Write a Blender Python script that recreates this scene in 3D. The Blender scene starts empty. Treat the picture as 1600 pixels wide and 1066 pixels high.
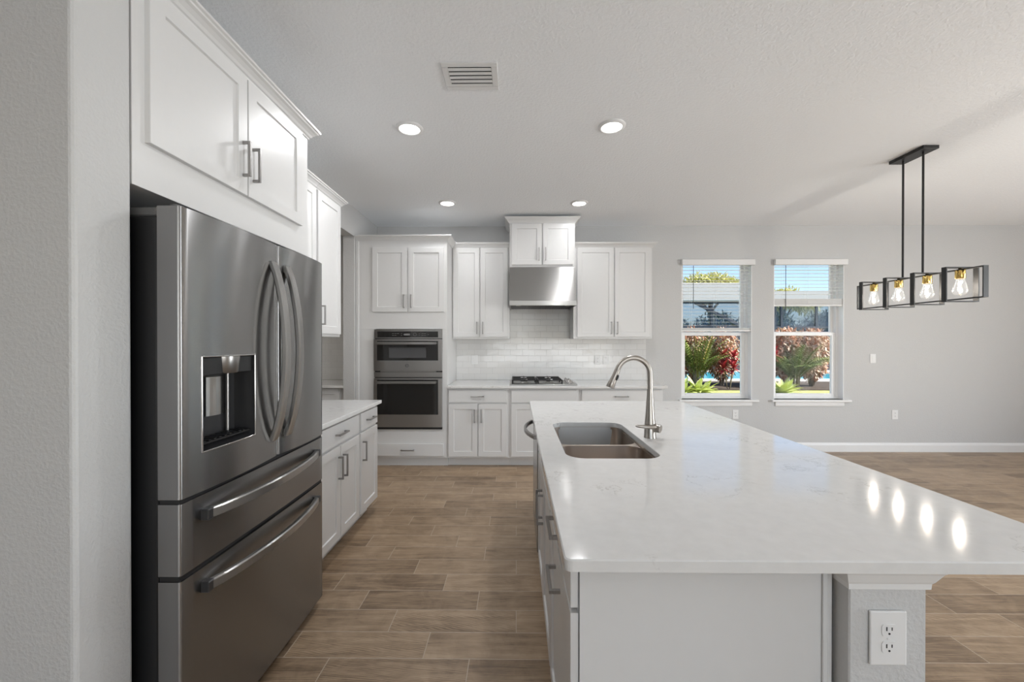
import bpy, bmesh, math, random
from mathutils import Vector, Matrix
PI = math.pi
random.seed(7)
scn = bpy.context.scene
COL = scn.collection

# ---------------------------------------------------------------- camera
cam_d = bpy.data.cameras.new('camera')
cam = bpy.data.objects.new('camera', cam_d)
COL.objects.link(cam)
cam.location = (0, 0, 1.39)
cam.rotation_euler = (math.radians(90 - 0.25), 0, math.atan(7 / 640))
cam_d.sensor_width = 36.0
cam_d.lens = 36.0 * 640 / 1600
cam_d.shift_y = 5.8 / 1600
cam_d.clip_start = 0.05
cam_d.clip_end = 300
scn.camera = cam

# ---------------------------------------------------------------- world, sun, fill lamps
world = bpy.data.worlds.new('world')
scn.world = world
world.use_nodes = True
wn = world.node_tree
bg = wn.nodes['Background']
sky = wn.nodes.new('ShaderNodeTexSky')
sky.sky_type = 'NISHITA'
sky.sun_disc = False
sky.sun_elevation = math.radians(42)
sky.sun_rotation = math.radians(140)
sky.air_density = 0.75
sky.dust_density = 0.9
sky.ozone_density = 1.6
wn.links.new(sky.outputs[0], bg.inputs[0])
bg.inputs[1].default_value = 0.22

sun_d = bpy.data.lights.new('sun', 'SUN')
sun_d.energy = 10.0
sun_d.angle = 0.009
sun_d.color = (1.0, 0.95, 0.86)
sun = bpy.data.objects.new('sun', sun_d)
COL.objects.link(sun)
sun.rotation_euler = Vector((-0.66, 0.20, -0.66)).to_track_quat('-Z', 'Y').to_euler()


def area(name, loc, direction, sx, sy, power, color=(1, 1, 1)):
    d = bpy.data.lights.new(name, 'AREA')
    d.shape = 'RECTANGLE'
    d.size = sx
    d.size_y = sy
    d.energy = power
    d.color = color
    o = bpy.data.objects.new(name, d)
    COL.objects.link(o)
    o.location = loc
    o.rotation_euler = Vector(direction).to_track_quat('-Z', 'Z').to_euler()
    return o


# fill lamps added at unseen rear and side openings, tilted up towards the ceiling
area('fill_rear', (1.2, -4.20, 1.0), (-0.1, 1, 3.6), 4.4, 2.0, 118, (0.90, 0.955, 1.0))
area('fill_side', (7.30, 0.4, 1.35), (-1, 0, 0.6), 4.0, 1.9, 265, (0.90, 0.955, 1.0))

scn.view_settings.view_transform = 'Standard'
scn.view_settings.look = 'None'
scn.view_settings.exposure = 0.32
scn.view_settings.gamma = 1.0
scn.view_settings.use_curve_mapping = False
try:
    scn.cycles.max_bounces = 10
    scn.cycles.diffuse_bounces = 6
    scn.cycles.glossy_bounces = 5
    scn.cycles.transparent_max_bounces = 24
    scn.cycles.caustics_reflective = False
    scn.cycles.caustics_refractive = False
    scn.cycles.sample_clamp_indirect = 6
except Exception:
    pass


# ---------------------------------------------------------------- materials
class NT:
    """small helper around a material's node tree"""
    def __init__(self, name):
        self.m = bpy.data.materials.new(name)
        self.m.use_nodes = True
        self.t = self.m.node_tree
        self.b = self.t.nodes['Principled BSDF']
        self.out = self.t.nodes['Material Output']

    def n(self, kind, **kw):
        nd = self.t.nodes.new('ShaderNode' + kind)
        for k, v in kw.items():
            setattr(nd, k, v)
        return nd

    def l(self, a, b):
        self.t.links.new(a, b)

    def math(self, op, a, b=None, c=None):
        nd = self.n('Math', operation=op)
        for i, v in enumerate((a, b, c)):
            if v is None:
                continue
            if isinstance(v, (int, float)):
                nd.inputs[i].default_value = v
            else:
                self.l(v, nd.inputs[i])
        return nd.outputs[0]

    def ramp(self, fac, stops):
        nd = self.n('ValToRGB')
        e = nd.color_ramp.elements
        while len(e) < len(stops):
            e.new(0.5)
        for el, (p, c) in zip(e, stops):
            el.position = p
            el.color = (c[0], c[1], c[2], 1)
        self.l(fac, nd.inputs[0])
        return nd.outputs[0]

    def noise(self, scale, detail=2, rough=0.5, vec=None, dist=0.0):
        nd = self.n('TexNoise')
        nd.inputs['Scale'].default_value = scale
        nd.inputs['Detail'].default_value = detail
        nd.inputs['Roughness'].default_value = rough
        nd.inputs['Distortion'].default_value = dist
        if vec is not None:
            self.l(vec, nd.inputs['Vector'])
        return nd.outputs[0]

    def coords(self):
        return self.n('NewGeometry').outputs['Position']

    def bump(self, h, strength, dist):
        nd = self.n('Bump')
        nd.inputs['Strength'].default_value = strength
        nd.inputs['Distance'].default_value = dist
        self.l(h, nd.inputs['Height'])
        self.l(nd.outputs[0], self.b.inputs['Normal'])
        return nd

    def set(self, **kw):
        for k, v in kw.items():
            self.b.inputs[k.replace('_', ' ')].default_value = v
        return self


def c4(c):
    return (c[0], c[1], c[2], 1)


def plain(name, col, rough=0.5, metal=0.0, spec=0.5, coat=0.0):
    t = NT(name)
    t.set(Base_Color=c4(col), Roughness=rough, Metallic=metal)
    t.b.inputs['Specular IOR Level'].default_value = spec
    t.b.inputs['Coat Weight'].default_value = coat
    t.b.inputs['Coat Roughness'].default_value = 0.08
    return t


def wall_paint(name, col, scale, strength, rough=0.55):
    t = plain(name, col, rough, spec=0.35)
    p = t.coords()
    a = t.noise(scale, 3, 0.55, p)
    b = t.n('MapRange')
    b.inputs[1].default_value = 0.42
    b.inputs[2].default_value = 0.62
    t.l(a, b.inputs[0])
    t.bump(b.outputs[0], strength, 0.004)
    return t.m


M = {}
M['wall'] = wall_paint('grey_wall_paint', (0.57, 0.57, 0.566), 95, 0.20)
M['ceiling'] = wall_paint('ceiling_paint', (0.915, 0.935, 0.955), 55, 0.28, 0.7)


def speckle(name, col, rough, amount=0.005):
    """a paint with a faint mottling and fine brush texture"""
    t = plain(name, col, rough, spec=0.45)
    p = t.coords()
    nz = t.noise(30, 2, 0.5, p)
    t.l(t.ramp(nz, [(0.3, [v * (1 - amount) for v in col]), (0.7, [min(1, v * (1 + amount)) for v in col])]), t.b.inputs['Base Color'])
    t.bump(t.noise(160, 2, 0.5, p), 0.015, 0.001)
    return t.m


M['cab'] = speckle('white_cabinet_lacquer', (0.69, 0.688, 0.683), 0.33)
M['trim'] = speckle('white_trim_paint', (0.78, 0.78, 0.775), 0.38)
M['vinyl'] = speckle('white_vinyl', (0.87, 0.87, 0.87), 0.35)
M['blind'] = speckle('white_blind_slats', (0.78, 0.78, 0.775), 0.45)
M['plate'] = speckle('white_plastic_plate', (0.78, 0.78, 0.775), 0.3, 0.005)
M['slot'] = plain('dark_slot', (0.02, 0.02, 0.02), 0.6).m
M['black'] = plain('black_plastic', (0.012, 0.012, 0.013), 0.42).m
M['darkgrey'] = plain('dark_grey_plastic', (0.038, 0.038, 0.040), 0.30).m
M['hinge'] = plain('grey_hinge_cover', (0.12, 0.12, 0.12), 0.4).m
M['blackglass'] = plain('black_oven_glass', (0.010, 0.0095, 0.009), 0.06, coat=0.4).m
M['greyglass'] = plain('grey_oven_window', (0.075, 0.075, 0.078), 0.12).m
M['iron'] = plain('black_cast_iron', (0.018, 0.018, 0.018), 0.5).m
M['matblack'] = plain('matte_black_metal', (0.022, 0.021, 0.021), 0.42, 0.2).m
M['mark'] = plain('panel_print', (0.22, 0.22, 0.22), 0.4).m
M['chrome'] = plain('polished_metal', (0.62, 0.61, 0.60), 0.10, 1.0).m


def brushed(name, col, rough, aniso=0.75, scale=(1, 1, 6), grain=0.004):
    t = plain(name, col, rough, 1.0)
    tg = t.n('CombineXYZ')
    for i_, v_ in enumerate((0.03, 0.05, 1.0)):
        tg.inputs[i_].default_value = v_
    t.l(tg.outputs[0], t.b.inputs['Tangent'])
    t.b.inputs['Anisotropic'].default_value = aniso
    mp = t.n('Mapping')
    mp.inputs['Scale'].default_value = scale
    t.l(t.coords(), mp.inputs[0])
    nz = t.noise(14, 3, 0.6, mp.outputs[0])
    mr = t.n('MapRange')
    mr.inputs[3].default_value = rough - grain
    mr.inputs[4].default_value = rough + grain
    t.l(nz, mr.inputs[0])
    t.l(mr.outputs[0], t.b.inputs['Roughness'])
    return t.m


M['steel'] = brushed('brushed_stainless_steel', (0.30, 0.297, 0.295), 0.26, 0.96)
M['steel_oven'] = brushed('oven_stainless_steel', (0.44, 0.43, 0.42), 0.30, 0.9)
M['steel_light'] = brushed('brushed_steel_light', (0.42, 0.415, 0.405), 0.28, 0.93)
M['steel_side'] = brushed('grey_steel_edge', (0.40, 0.395, 0.385), 0.42, 0.3)
M['sink'] = brushed('sink_steel', (0.47, 0.41, 0.36), 0.30, 0.85, (60, 1, 1))
M['nickel'] = brushed('brushed_nickel', (0.36, 0.35, 0.34), 0.32, 0.3, (8, 8, 8))
M['faucet'] = brushed('faucet_nickel', (0.42, 0.39, 0.355), 0.30, 0.3, (8, 8, 8), 0.03)
M['brass'] = plain('brass', (0.78, 0.53, 0.17), 0.22, 1.0).m


def quartz():
    t = plain('white_quartz', (0.78, 0.775, 0.765), 0.095, spec=0.65)
    p = t.coords()
    base = t.noise(22, 4, 0.6, p)
    warp = t.noise(3.2, 3, 0.6, p)
    mx = t.n('MixRGB')
    mx.inputs[0].default_value = 0.55
    t.l(p, mx.inputs[1])
    nn = t.n('TexNoise')
    nn.inputs['Scale'].default_value = 5
    nn.inputs['Detail'].default_value = 5
    t.l(p, nn.inputs['Vector'])
    t.l(nn.outputs['Color'], mx.inputs[2])
    vn = t.noise(2.6, 6, 0.62, mx.outputs[0])
    band = t.math('ABSOLUTE', t.math('SUBTRACT', vn, 0.5))
    line = t.n('MapRange')
    line.inputs[1].default_value = 0.0
    line.inputs[2].default_value = 0.010
    line.inputs[3].default_value = 1.0
    line.inputs[4].default_value = 0.0
    t.l(band, line.inputs[0])
    gate = t.n('MapRange')
    gate.inputs[1].default_value = 0.48
    gate.inputs[2].default_value = 0.60
    t.l(warp, gate.inputs[0])
    vein = t.math('MULTIPLY', t.math('MULTIPLY', line.outputs[0], gate.outputs[0]), 0.75)
    bc = t.ramp(base, [(0.3, (0.69, 0.685, 0.675)), (0.7, (0.735, 0.73, 0.72))])
    m2 = t.n('MixRGB')
    t.l(vein, m2.inputs[0])
    t.l(bc, m2.inputs[1])
    m2.inputs[2].default_value = (0.46, 0.44, 0.42, 1)
    t.l(m2.outputs[0], t.b.inputs['Base Color'])
    return t.m


M['quartz'] = quartz()


def plank_floor():
    """wood-look tiles 0.617 x 0.1645 m laid along X, every row stepped by a third"""
    t = plain('wood_look_tile', (0.2, 0.14, 0.1), 0.36, spec=0.45)
    L, W = 0.617, 0.1645
    p = t.coords()
    s = t.n('SeparateXYZ')
    t.l(p, s.inputs[0])
    v = t.math('DIVIDE', t.math('SUBTRACT', s.outputs[1], 1.793), W)
    row = t.math('FLOOR', v)
    fv = t.math('SUBTRACT', v, row)
    xs = t.math('ADD', s.outputs[0], t.math('MULTIPLY', row, L / 3.0))
    u = t.math('DIVIDE', t.math('ADD', xs, 1.03), L)
    colm = t.math('FLOOR', u)
    fu = t.math('SUBTRACT', u, colm)
    cmb = t.n('CombineXYZ')
    t.l(colm, cmb.inputs[0])
    t.l(row, cmb.inputs[1])
    wn_ = t.n('TexWhiteNoise', noise_dimensions='3D')
    t.l(cmb.outputs[0], wn_.inputs['Vector'])
    rnd = wn_.outputs['Value']
    du = t.math('MULTIPLY', t.math('SUBTRACT', 0.5, t.math('ABSOLUTE', t.math('SUBTRACT', fu, 0.5))), L)
    dv = t.math('MULTIPLY', t.math('SUBTRACT', 0.5, t.math('ABSOLUTE', t.math('SUBTRACT', fv, 0.5))), W)
    ed = t.math('MINIMUM', du, dv)
    grout = t.n('MapRange')
    grout.inputs[1].default_value = 0.0013
    grout.inputs[2].default_value = 0.0024
    grout.inputs[3].default_value = 1.0
    grout.inputs[4].default_value = 0.0
    t.l(ed, grout.inputs[0])
    # grain: coordinates offset per tile
    off = t.n('VectorMath', operation='SCALE')
    t.l(wn_.outputs['Color'], off.inputs[0])
    off.inputs[3].default_value = 30.0
    add = t.n('VectorMath', operation='ADD')
    t.l(p, add.inputs[0])
    t.l(off.outputs[0], add.inputs[1])
    mp = t.n('Mapping')
    mp.inputs['Scale'].default_value = (2.2, 22, 1)
    t.l(add.outputs[0], mp.inputs[0])
    g1 = t.noise(1.6, 5, 0.62, mp.outputs[0], 0.6)
    mp2 = t.n('Mapping')
    mp2.inputs['Scale'].default_value = (1.7, 8.0, 1)
    t.l(add.outputs[0], mp2.inputs[0])
    ring = t.n('TexWave', wave_type='RINGS', rings_direction='Z')
    ring.inputs['Scale'].default_value = 5.0
    ring.inputs['Distortion'].default_value = 7.0
    ring.inputs['Detail'].default_value = 2.0
    ring.inputs['Detail Scale'].default_value = 0.7
    t.l(mp2.outputs[0], ring.inputs['Vector'])
    g2 = t.noise(0.9, 2, 0.5, mp2.outputs[0])
    grain = t.math('ADD', t.math('MULTIPLY', g1, 0.62), t.math('ADD', t.math('MULTIPLY', ring.outputs['Fac'], 0.17), t.math('MULTIPLY', g2, 0.26)))
    g3 = t.noise(7.0, 5, 0.65, add.outputs[0], 0.8)
    grain = t.math('ADD', grain, t.math('MULTIPLY', t.math('SUBTRACT', g3, 0.5), 0.42))
    tone = t.math('ADD', grain, t.math('MULTIPLY', t.math('SUBTRACT', rnd, 0.5), 0.16))
    wood = t.ramp(tone, [(0.32, (0.15, 0.098, 0.060)), (0.48, (0.29, 0.203, 0.128)), (0.62, (0.385, 0.275, 0.180)), (0.80, (0.49, 0.37, 0.25))])
    mx = t.n('MixRGB')
    t.l(grout.outputs[0], mx.inputs[0])
    t.l(wood, mx.inputs[1])
    mx.inputs[2].default_value = (0.48, 0.39, 0.30, 1)
    t.l(mx.outputs[0], t.b.inputs['Base Color'])
    t.l(t.math('ADD', t.math('MULTIPLY', g1, 0.16), 0.30), t.b.inputs['Roughness'])
    t.bump(t.math('SUBTRACT', t.math('MULTIPLY', g1, 0.25), grout.outputs[0]), 0.35, 0.0015)
    return t.m


M['floor'] = plank_floor()


def subway():
    t = plain('white_subway_tile', (0.74, 0.735, 0.725), 0.09, spec=0.5)
    p = t.coords()
    s = t.n('SeparateXYZ')
    t.l(p, s.inputs[0])
    c = t.n('CombineXYZ')
    t.l(s.outputs[0], c.inputs[0])
    t.l(t.math('SUBTRACT', s.outputs[2], 0.914), c.inputs[1])
    br = t.n('TexBrick')
    br.inputs['Scale'].default_value = 1.0
    br.inputs['Brick Width'].default_value = 0.1545
    br.inputs['Row Height'].default_value = 0.078
    br.inputs['Mortar Size'].default_value = 0.0016
    br.inputs['Mortar Smooth'].default_value = 0.4
    br.inputs['Color1'].default_value = (0.74, 0.735, 0.725, 1)
    br.inputs['Color2'].default_value = (0.715, 0.71, 0.70, 1)
    br.inputs['Mortar'].default_value = (0.60, 0.595, 0.585, 1)
    t.l(c.outputs[0], br.inputs['Vector'])
    t.l(br.outputs['Color'], t.b.inputs['Base Color'])
    nz = t.noise(11, 2, 0.5, p)
    hgt = t.math('SUBTRACT', t.math('MULTIPLY', nz, 0.9), br.outputs['Fac'])
    t.bump(hgt, 0.5, 0.004)
    return t.m


M['tile'] = subway()


def clear_glass(name, tint, refl=0.08, rough=0.0):
    t = NT(name)
    tr = t.n('BsdfTransparent')
    tr.inputs[0].default_value = c4(tint)
    gl = t.n('BsdfGlossy')
    gl.inputs['Roughness'].default_value = rough
    fr = t.n('Fresnel')
    fr.inputs[0].default_value = 1.45
    mx = t.n('MixShader')
    t.l(t.math('MULTIPLY', fr.outputs[0], refl / 0.04), mx.inputs[0])
    t.l(tr.outputs[0], mx.inputs[1])
    t.l(gl.outputs[0], mx.inputs[2])
    t.l(mx.outputs[0], t.out.inputs[0])
    return t.m


M['glass'] = clear_glass('window_glass', (0.98, 0.985, 0.985), 0.002)


def emit(name, col, strength):
    t = NT(name)
    t.set(Base_Color=c4((0.8, 0.8, 0.8)))
    t.b.inputs['Emission Color'].default_value = c4(col)
    t.b.inputs['Emission Strength'].default_value = strength
    return t.m


t = NT('glowing_bulb_glass')
tr = t.n('BsdfTransparent'); em = t.n('Emission'); gl = t.n('BsdfGlossy'); lw = t.n('LayerWeight')
em.inputs[0].default_value = (1.0, 0.96, 0.90, 1); em.inputs[1].default_value = 0.9
gl.inputs['Roughness'].default_value = 0.05
lw.inputs[0].default_value = 0.35
m1 = t.n('MixShader'); m2 = t.n('MixShader')
m1.inputs[0].default_value = 0.22
t.l(tr.outputs[0], m1.inputs[1]); t.l(em.outputs[0], m1.inputs[2])
t.l(t.math('MULTIPLY', lw.outputs['Facing'], 0.5), m2.inputs[0])
t.l(m1.outputs[0], m2.inputs[1]); t.l(gl.outputs[0], m2.inputs[2])
t.l(m2.outputs[0], t.out.inputs[0])
M['bulbglass'] = t.m
M['lamp'] = emit('lit_diffuser', (1.0, 0.97, 0.92), 5.0)
M['filament'] = emit('lit_filament', (1.0, 0.90, 0.72), 26.0)


# ---------------------------------------------------------------- mesh helpers
class MB:
    def __init__(self):
        self.bm = bmesh.new()

    def _new(self, verts, faces, smooth=False, mi=0):
        vs = [self.bm.verts.new(v) for v in verts]
        for f in faces:
            try:
                fc = self.bm.faces.new([vs[i] for i in f])
                fc.smooth = smooth
                fc.material_index = mi
            except ValueError:
                pass
        return vs

    def box(self, x0, x1, y0, y1, z0, z1, bev=0.0, mi=0, seg=1):
        x0, x1 = min(x0, x1), max(x0, x1)
        y0, y1 = min(y0, y1), max(y0, y1)
        z0, z1 = min(z0, z1), max(z0, z1)
        vs = [(x0, y0, z0), (x1, y0, z0), (x1, y1, z0), (x0, y1, z0), (x0, y0, z1), (x1, y0, z1), (x1, y1, z1), (x0, y1, z1)]
        fs = [(0, 3, 2, 1), (4, 5, 6, 7), (0, 1, 5, 4), (1, 2, 6, 5), (2, 3, 7, 6), (3, 0, 4, 7)]
        nv = self._new(vs, fs, False, mi)
        if bev > 0:
            es = set()
            for v in nv:
                es.update(v.link_edges)
            bmesh.ops.bevel(self.bm, geom=list(es), offset=bev, segments=seg, affect='EDGES', profile=0.5)
        return self

    def rings(self, rings, closed=True, cap0=False, cap1=False, smooth=True, mi=0):
        """skin a list of rings with equal vertex counts"""
        n = len(rings[0])
        rv = [[self.bm.verts.new(p) for p in r] for r in rings]
        rng = n if closed else n - 1
        for a, b in zip(rv[:-1], rv[1:]):
            for i in range(rng):
                j = (i + 1) % n
                try:
                    f = self.bm.faces.new((a[i], a[j], b[j], b[i]))
                    f.smooth = smooth
                    f.material_index = mi
                except ValueError:
                    pass
        for flag, r, rev in ((cap0, rings[0], True), (cap1, rings[-1], False)):
            if flag:
                vs = [self.bm.verts.new(p) for p in r]
                if rev:
                    vs.reverse()
                f = self.bm.faces.new(vs)
                f.material_index = mi
        return self

    def tube(self, pts, r, seg=12, cap=True, mi=0, smooth=True):
        pts = [Vector(p) for p in pts]
        rs = r if isinstance(r, (list, tuple)) else [r] * len(pts)
        rings = []
        up = None
        for i, p in enumerate(pts):
            d = (pts[min(i + 1, len(pts) - 1)] - pts[max(i - 1, 0)]).normalized()
            if up is None:
                a = Vector((0, 0, 1)) if abs(d.z) < 0.9 else Vector((1, 0, 0))
                up = (a - d * a.dot(d)).normalized()
            else:
                up = (up - d * up.dot(d)).normalized()
            side = d.cross(up)
            rings.append([p + (up * math.cos(2 * PI * k / seg) + side * math.sin(2 * PI * k / seg)) * rs[i] for k in range(seg)])
        return self.rings(rings, True, cap, cap, smooth, mi)

    def strap(self, pts, w, t, wdir, mi=0, bevel=0.25):
        """sweep a softened rectangle w x t along pts; wdir is the direction of its width"""
        pts = [Vector(p) for p in pts]
        wd = Vector(wdir).normalized()
        rings = []
        b = bevel
        prof = [(-1 + b, -1), (1 - b, -1), (1, -1 + 2 * b), (1, 1 - 2 * b), (1 - b, 1), (-1 + b, 1), (-1, 1 - 2 * b), (-1, -1 + 2 * b)]
        for i, p in enumerate(pts):
            d = (pts[min(i + 1, len(pts) - 1)] - pts[max(i - 1, 0)]).normalized()
            td = d.cross(wd).normalized()
            rings.append([p + wd * (a * w / 2) + td * (c * t / 2) for a, c in prof])
        return self.rings(rings, True, True, True, False, mi)

    def lathe(self, prof, cx, cy, seg=24, cap0=True, cap1=True, mi=0, smooth=True):
        rings = [[(cx + r * math.cos(2 * PI * k / seg), cy + r * math.sin(2 * PI * k / seg), z) for k in range(seg)] for r, z in prof]
        return self.rings(rings, True, cap0, cap1, smooth, mi)

    def cyl(self, p0, p1, r0, r1=None, seg=16, mi=0):
        return self.tube([p0, p1], [r0, r0 if r1 is None else r1], seg, True, mi)

    def poly_extrude_x(self, prof, x0, x1, smooth=False, mi=0):
        """prof: list of (y, z) closed polygon, extruded along X"""
        return self.rings([[(x0, y, z) for y, z in prof], [(x1, y, z) for y, z in prof]], True, True, True, smooth, mi)

    def shaker(self, x0, x1, z0, z1, yb=0.0, t=0.019, fr=0.057, rec=0.008):
        """shaker door: raised frame round a recessed flat panel, front towards -Y"""
        yf = yb - t
        e = 0.0015
        def R(i, y):
            return [(x0 + i, y, z0 + i), (x1 - i, y, z0 + i), (x1 - i, y, z1 - i), (x0 + i, y, z1 - i)]
        rs = [R(0, yb), R(0, yf + e), R(e, yf), R(fr, yf), R(fr + 0.0035, yf + rec), ]
        self.rings(rs, True, True, True, False)
        return self

    def slab(self, x0, x1, z0, z1, yb=0.0, t=0.019):
        return self.box(x0, x1, yb - t, yb, z0, z1, 0.0018)

    def build(self, name, mat, parent=None, kind=None):
        bmesh.ops.recalc_face_normals(self.bm, faces=self.bm.faces)
        me = bpy.data.meshes.new(name)
        self.bm.to_mesh(me)
        self.bm.free()
        for m in (mat if isinstance(mat, (list, tuple)) else [mat]):
            me.materials.append(m)
        o = bpy.data.objects.new(name, me)
        COL.objects.link(o)
        if parent is not None:
            o.parent = parent
        if kind:
            o['kind'] = kind
        return o


def thing(name, label, cat, loc=(0, 0, 0), rotz=0.0, group=None):
    o = bpy.data.objects.new(name, None)
    COL.objects.link(o)
    o.empty_display_size = 0.1
    o.location = loc
    o.rotation_euler = (0, 0, rotz)
    tag(o, label, cat, group)
    return o


def tag(o, label, cat, group=None):
    o['label'] = label
    o['category'] = cat
    if group:
        o['group'] = group
    return o


def struct(name, mb, mat, parent=None, label=None):
    o = mb.build(name, mat, parent, 'structure' if parent is None else None)
    if label:
        o['label'] = label
    return o


def copy_tree(o, parent=None):
    c = o.copy()
    COL.objects.link(c)
    if parent is not None:
        c.parent = parent
    for ch in list(o.children):
        copy_tree(ch, c)
    return c


def rrect(x0, x1, y0, y1, r, seg=6):
    pts = []
    for cx, cy, a0 in ((x1 - r, y0 + r, -PI / 2), (x1 - r, y1 - r, 0), (x0 + r, y1 - r, PI / 2), (x0 + r, y0 + r, PI)):
        for k in range(seg + 1):
            a = a0 + (PI / 2) * k / seg
            pts.append((cx + r * math.cos(a), cy + r * math.sin(a)))
    return pts


# ---------------------------------------------------------------- room shell
H = 2.89
YW = 5.28           # inner face of the back wall
XL = -1.80          # inner face of the kitchen's left wall
W1 = (2.115, 3.013)
W2 = (3.292, 4.181)
WZ = (0.665, 2.450)
VZ = 2.381          # underside of the blind valances

mb = MB(); mb.box(-5.2, 7.6, -4.6, 5.48, -0.12, 0.0)
struct('floor', mb, M['floor'])
mb = MB(); mb.box(-5.4, 7.8, -7.6, 5.9, H, H + 0.25)  # unseen overhang past the rear wall added to keep sun out of its opening
struct('ceiling', mb, M['ceiling'])

mb = MB()
y0, y1 = YW, YW + 0.20
mb.box(-5.2, W1[0], y0, y1, 0, H)
mb.box(W1[0], W1[1], y0, y1, 0, WZ[0])
mb.box(W1[0], W1[1], y0, y1, WZ[1], H)
mb.box(W1[1], W2[0], y0, y1, 0, H)
mb.box(W2[0], W2[1], y0, y1, 0, WZ[0])
mb.box(W2[0], W2[1], y0, y1, WZ[1], H)
mb.box(W2[1], 7.6, y0, y1, 0, H)
struct('wall_back', mb, M['wall'])

mb = MB()
mb.box(XL - 0.125, XL, 1.232, 3.56, 0, H)
mb.box(XL - 0.125, XL, 3.56, 4.53, 2.575, H)
mb.box(XL - 0.125, XL, 4.53, YW, 0, H)
struct('wall_left', mb, M['wall'])
mb = MB(); mb.box(-5.2, -1.166, 1.065, 1.232, 0, H, 0.012, 0, 3)
struct('wall_front', mb, M['wall'])
mb = MB(); mb.box(-5.3, -5.1, -4.6, 5.48, 0, H)
struct('wall_far_left', mb, M['wall'])

mb = MB()
mb.box(-5.2, -1.1, -4.6, -4.42, 0, H)
mb.box(3.5, 7.6, -4.6, -4.42, 0, H)
mb.box(-1.1, 3.5, -4.6, -4.42, 2.25, H)
struct('wall_rear', mb, M['wall'])
mb = MB()
mb.box(7.42, 7.6, -4.6, -1.7, 0, H)
mb.box(7.42, 7.6, 2.5, 5.48, 0, H)
mb.box(7.42, 7.6, -1.7, 2.5, 0, 0.35)
mb.box(7.42, 7.6, -1.7, 2.5, 2.38, H)
struct('wall_right', mb, M['wall'])


def baseboard(name, x0, x1):
    m = MB()
    prof = [(YW, 0), (YW - 0.016, 0), (YW - 0.016, 0.085), (YW - 0.012, 0.098), (YW - 0.007, 0.112), (YW, 0.115)]
    m.poly_extrude_x(prof, x0, x1)
    return struct(name, m, M['trim'])


baseboard('baseboard_back', 1.66, 7.42)

# backsplash tiles on the back wall
mb = MB()
mb.box(-0.775, 1.66, YW - 0.010, YW, 0.914, 1.47)
mb.box(-0.09, 0.69, YW - 0.010, YW, 1.47, 1.86)
struct('wall_backsplash', mb, M['tile'])


# ---------------------------------------------------------------- windows and blinds
def window(idx, xr):
    xa, xb = xr
    za, zb = WZ
    yf = YW + 0.085
    fr = MB()
    t = 0.036
    for b in ((xa, xa + t, za, zb), (xb - t, xb, za, zb), (xa + t, xb - t, za, za + t * 0.7), (xa + t, xb - t, zb - 0.012, zb)):
        fr.box(b[0], b[1], yf, yf + 0.09, b[2], b[3], 0.002)
    w = fr.build('window_%d' % idx, M['vinyl'], None, 'structure')
    zm = 1.505
    jl = MB()
    for b in ((xa, xa + 0.006, za, zb), (xb - 0.006, xb, za, zb), (xa + 0.006, xb - 0.006, zb - 0.006, zb)):
        jl.box(b[0], b[1], YW - 0.001, yf, b[2], b[3])
    jl.build('jamb_liner', M['vinyl'], w)

    def sash(name, z0, z1, y, st, rail_b, rail_t):
        m = MB()
        a, b = xa + t, xb - t
        m.box(a, a + st, y, y + 0.035, z0, z1, 0.003)
        m.box(b - st, b, y, y + 0.035, z0, z1, 0.003)
        m.box(a + st, b - st, y, y + 0.035, z0, z0 + rail_b, 0.003)
        m.box(a + st, b - st, y, y + 0.035, z1 - rail_t, z1, 0.003)
        s = m.build(name, M['vinyl'], w)
        g = MB()
        g.box(a + st - 0.004, b - st + 0.004, y + 0.014, y + 0.020, z0 + rail_b - 0.004, z1 - rail_t + 0.004)
        g.build('pane', M['glass'], s)
        return s
    sash('upper_sash', zm - 0.01, zb - 0.012, yf + 0.045, 0.038, 0.04, 0.022)
    lo = sash('lower_sash', za + t * 0.7, zm + 0.022, yf + 0.006, 0.048, 0.042, 0.042)
    m = MB()
    m.box((xa + xb) / 2 - 0.03, (xa + xb) / 2 + 0.03, yf - 0.008, yf + 0.008, zm + 0.02, zm + 0.032, 0.003)
    m.build('sash_lock', M['vinyl'], lo)
    m = MB()
    m.box(xa - 0.035, xb + 0.075, YW - 0.045, yf, za - 0.028, za, 0.005, 0, 2)
    m.build('sill', M['trim'], w)
    m = MB()
    m.poly_extrude_x([(YW, za - 0.085), (YW - 0.012, za - 0.085), (YW - 0.016, za - 0.07), (YW - 0.016, za - 0.028), (YW, za - 0.028)], xa + 0.02, xb)
    m.build('apron', M['trim'], w)
    return w


window(1, W1)
window(2, W2)


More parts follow.
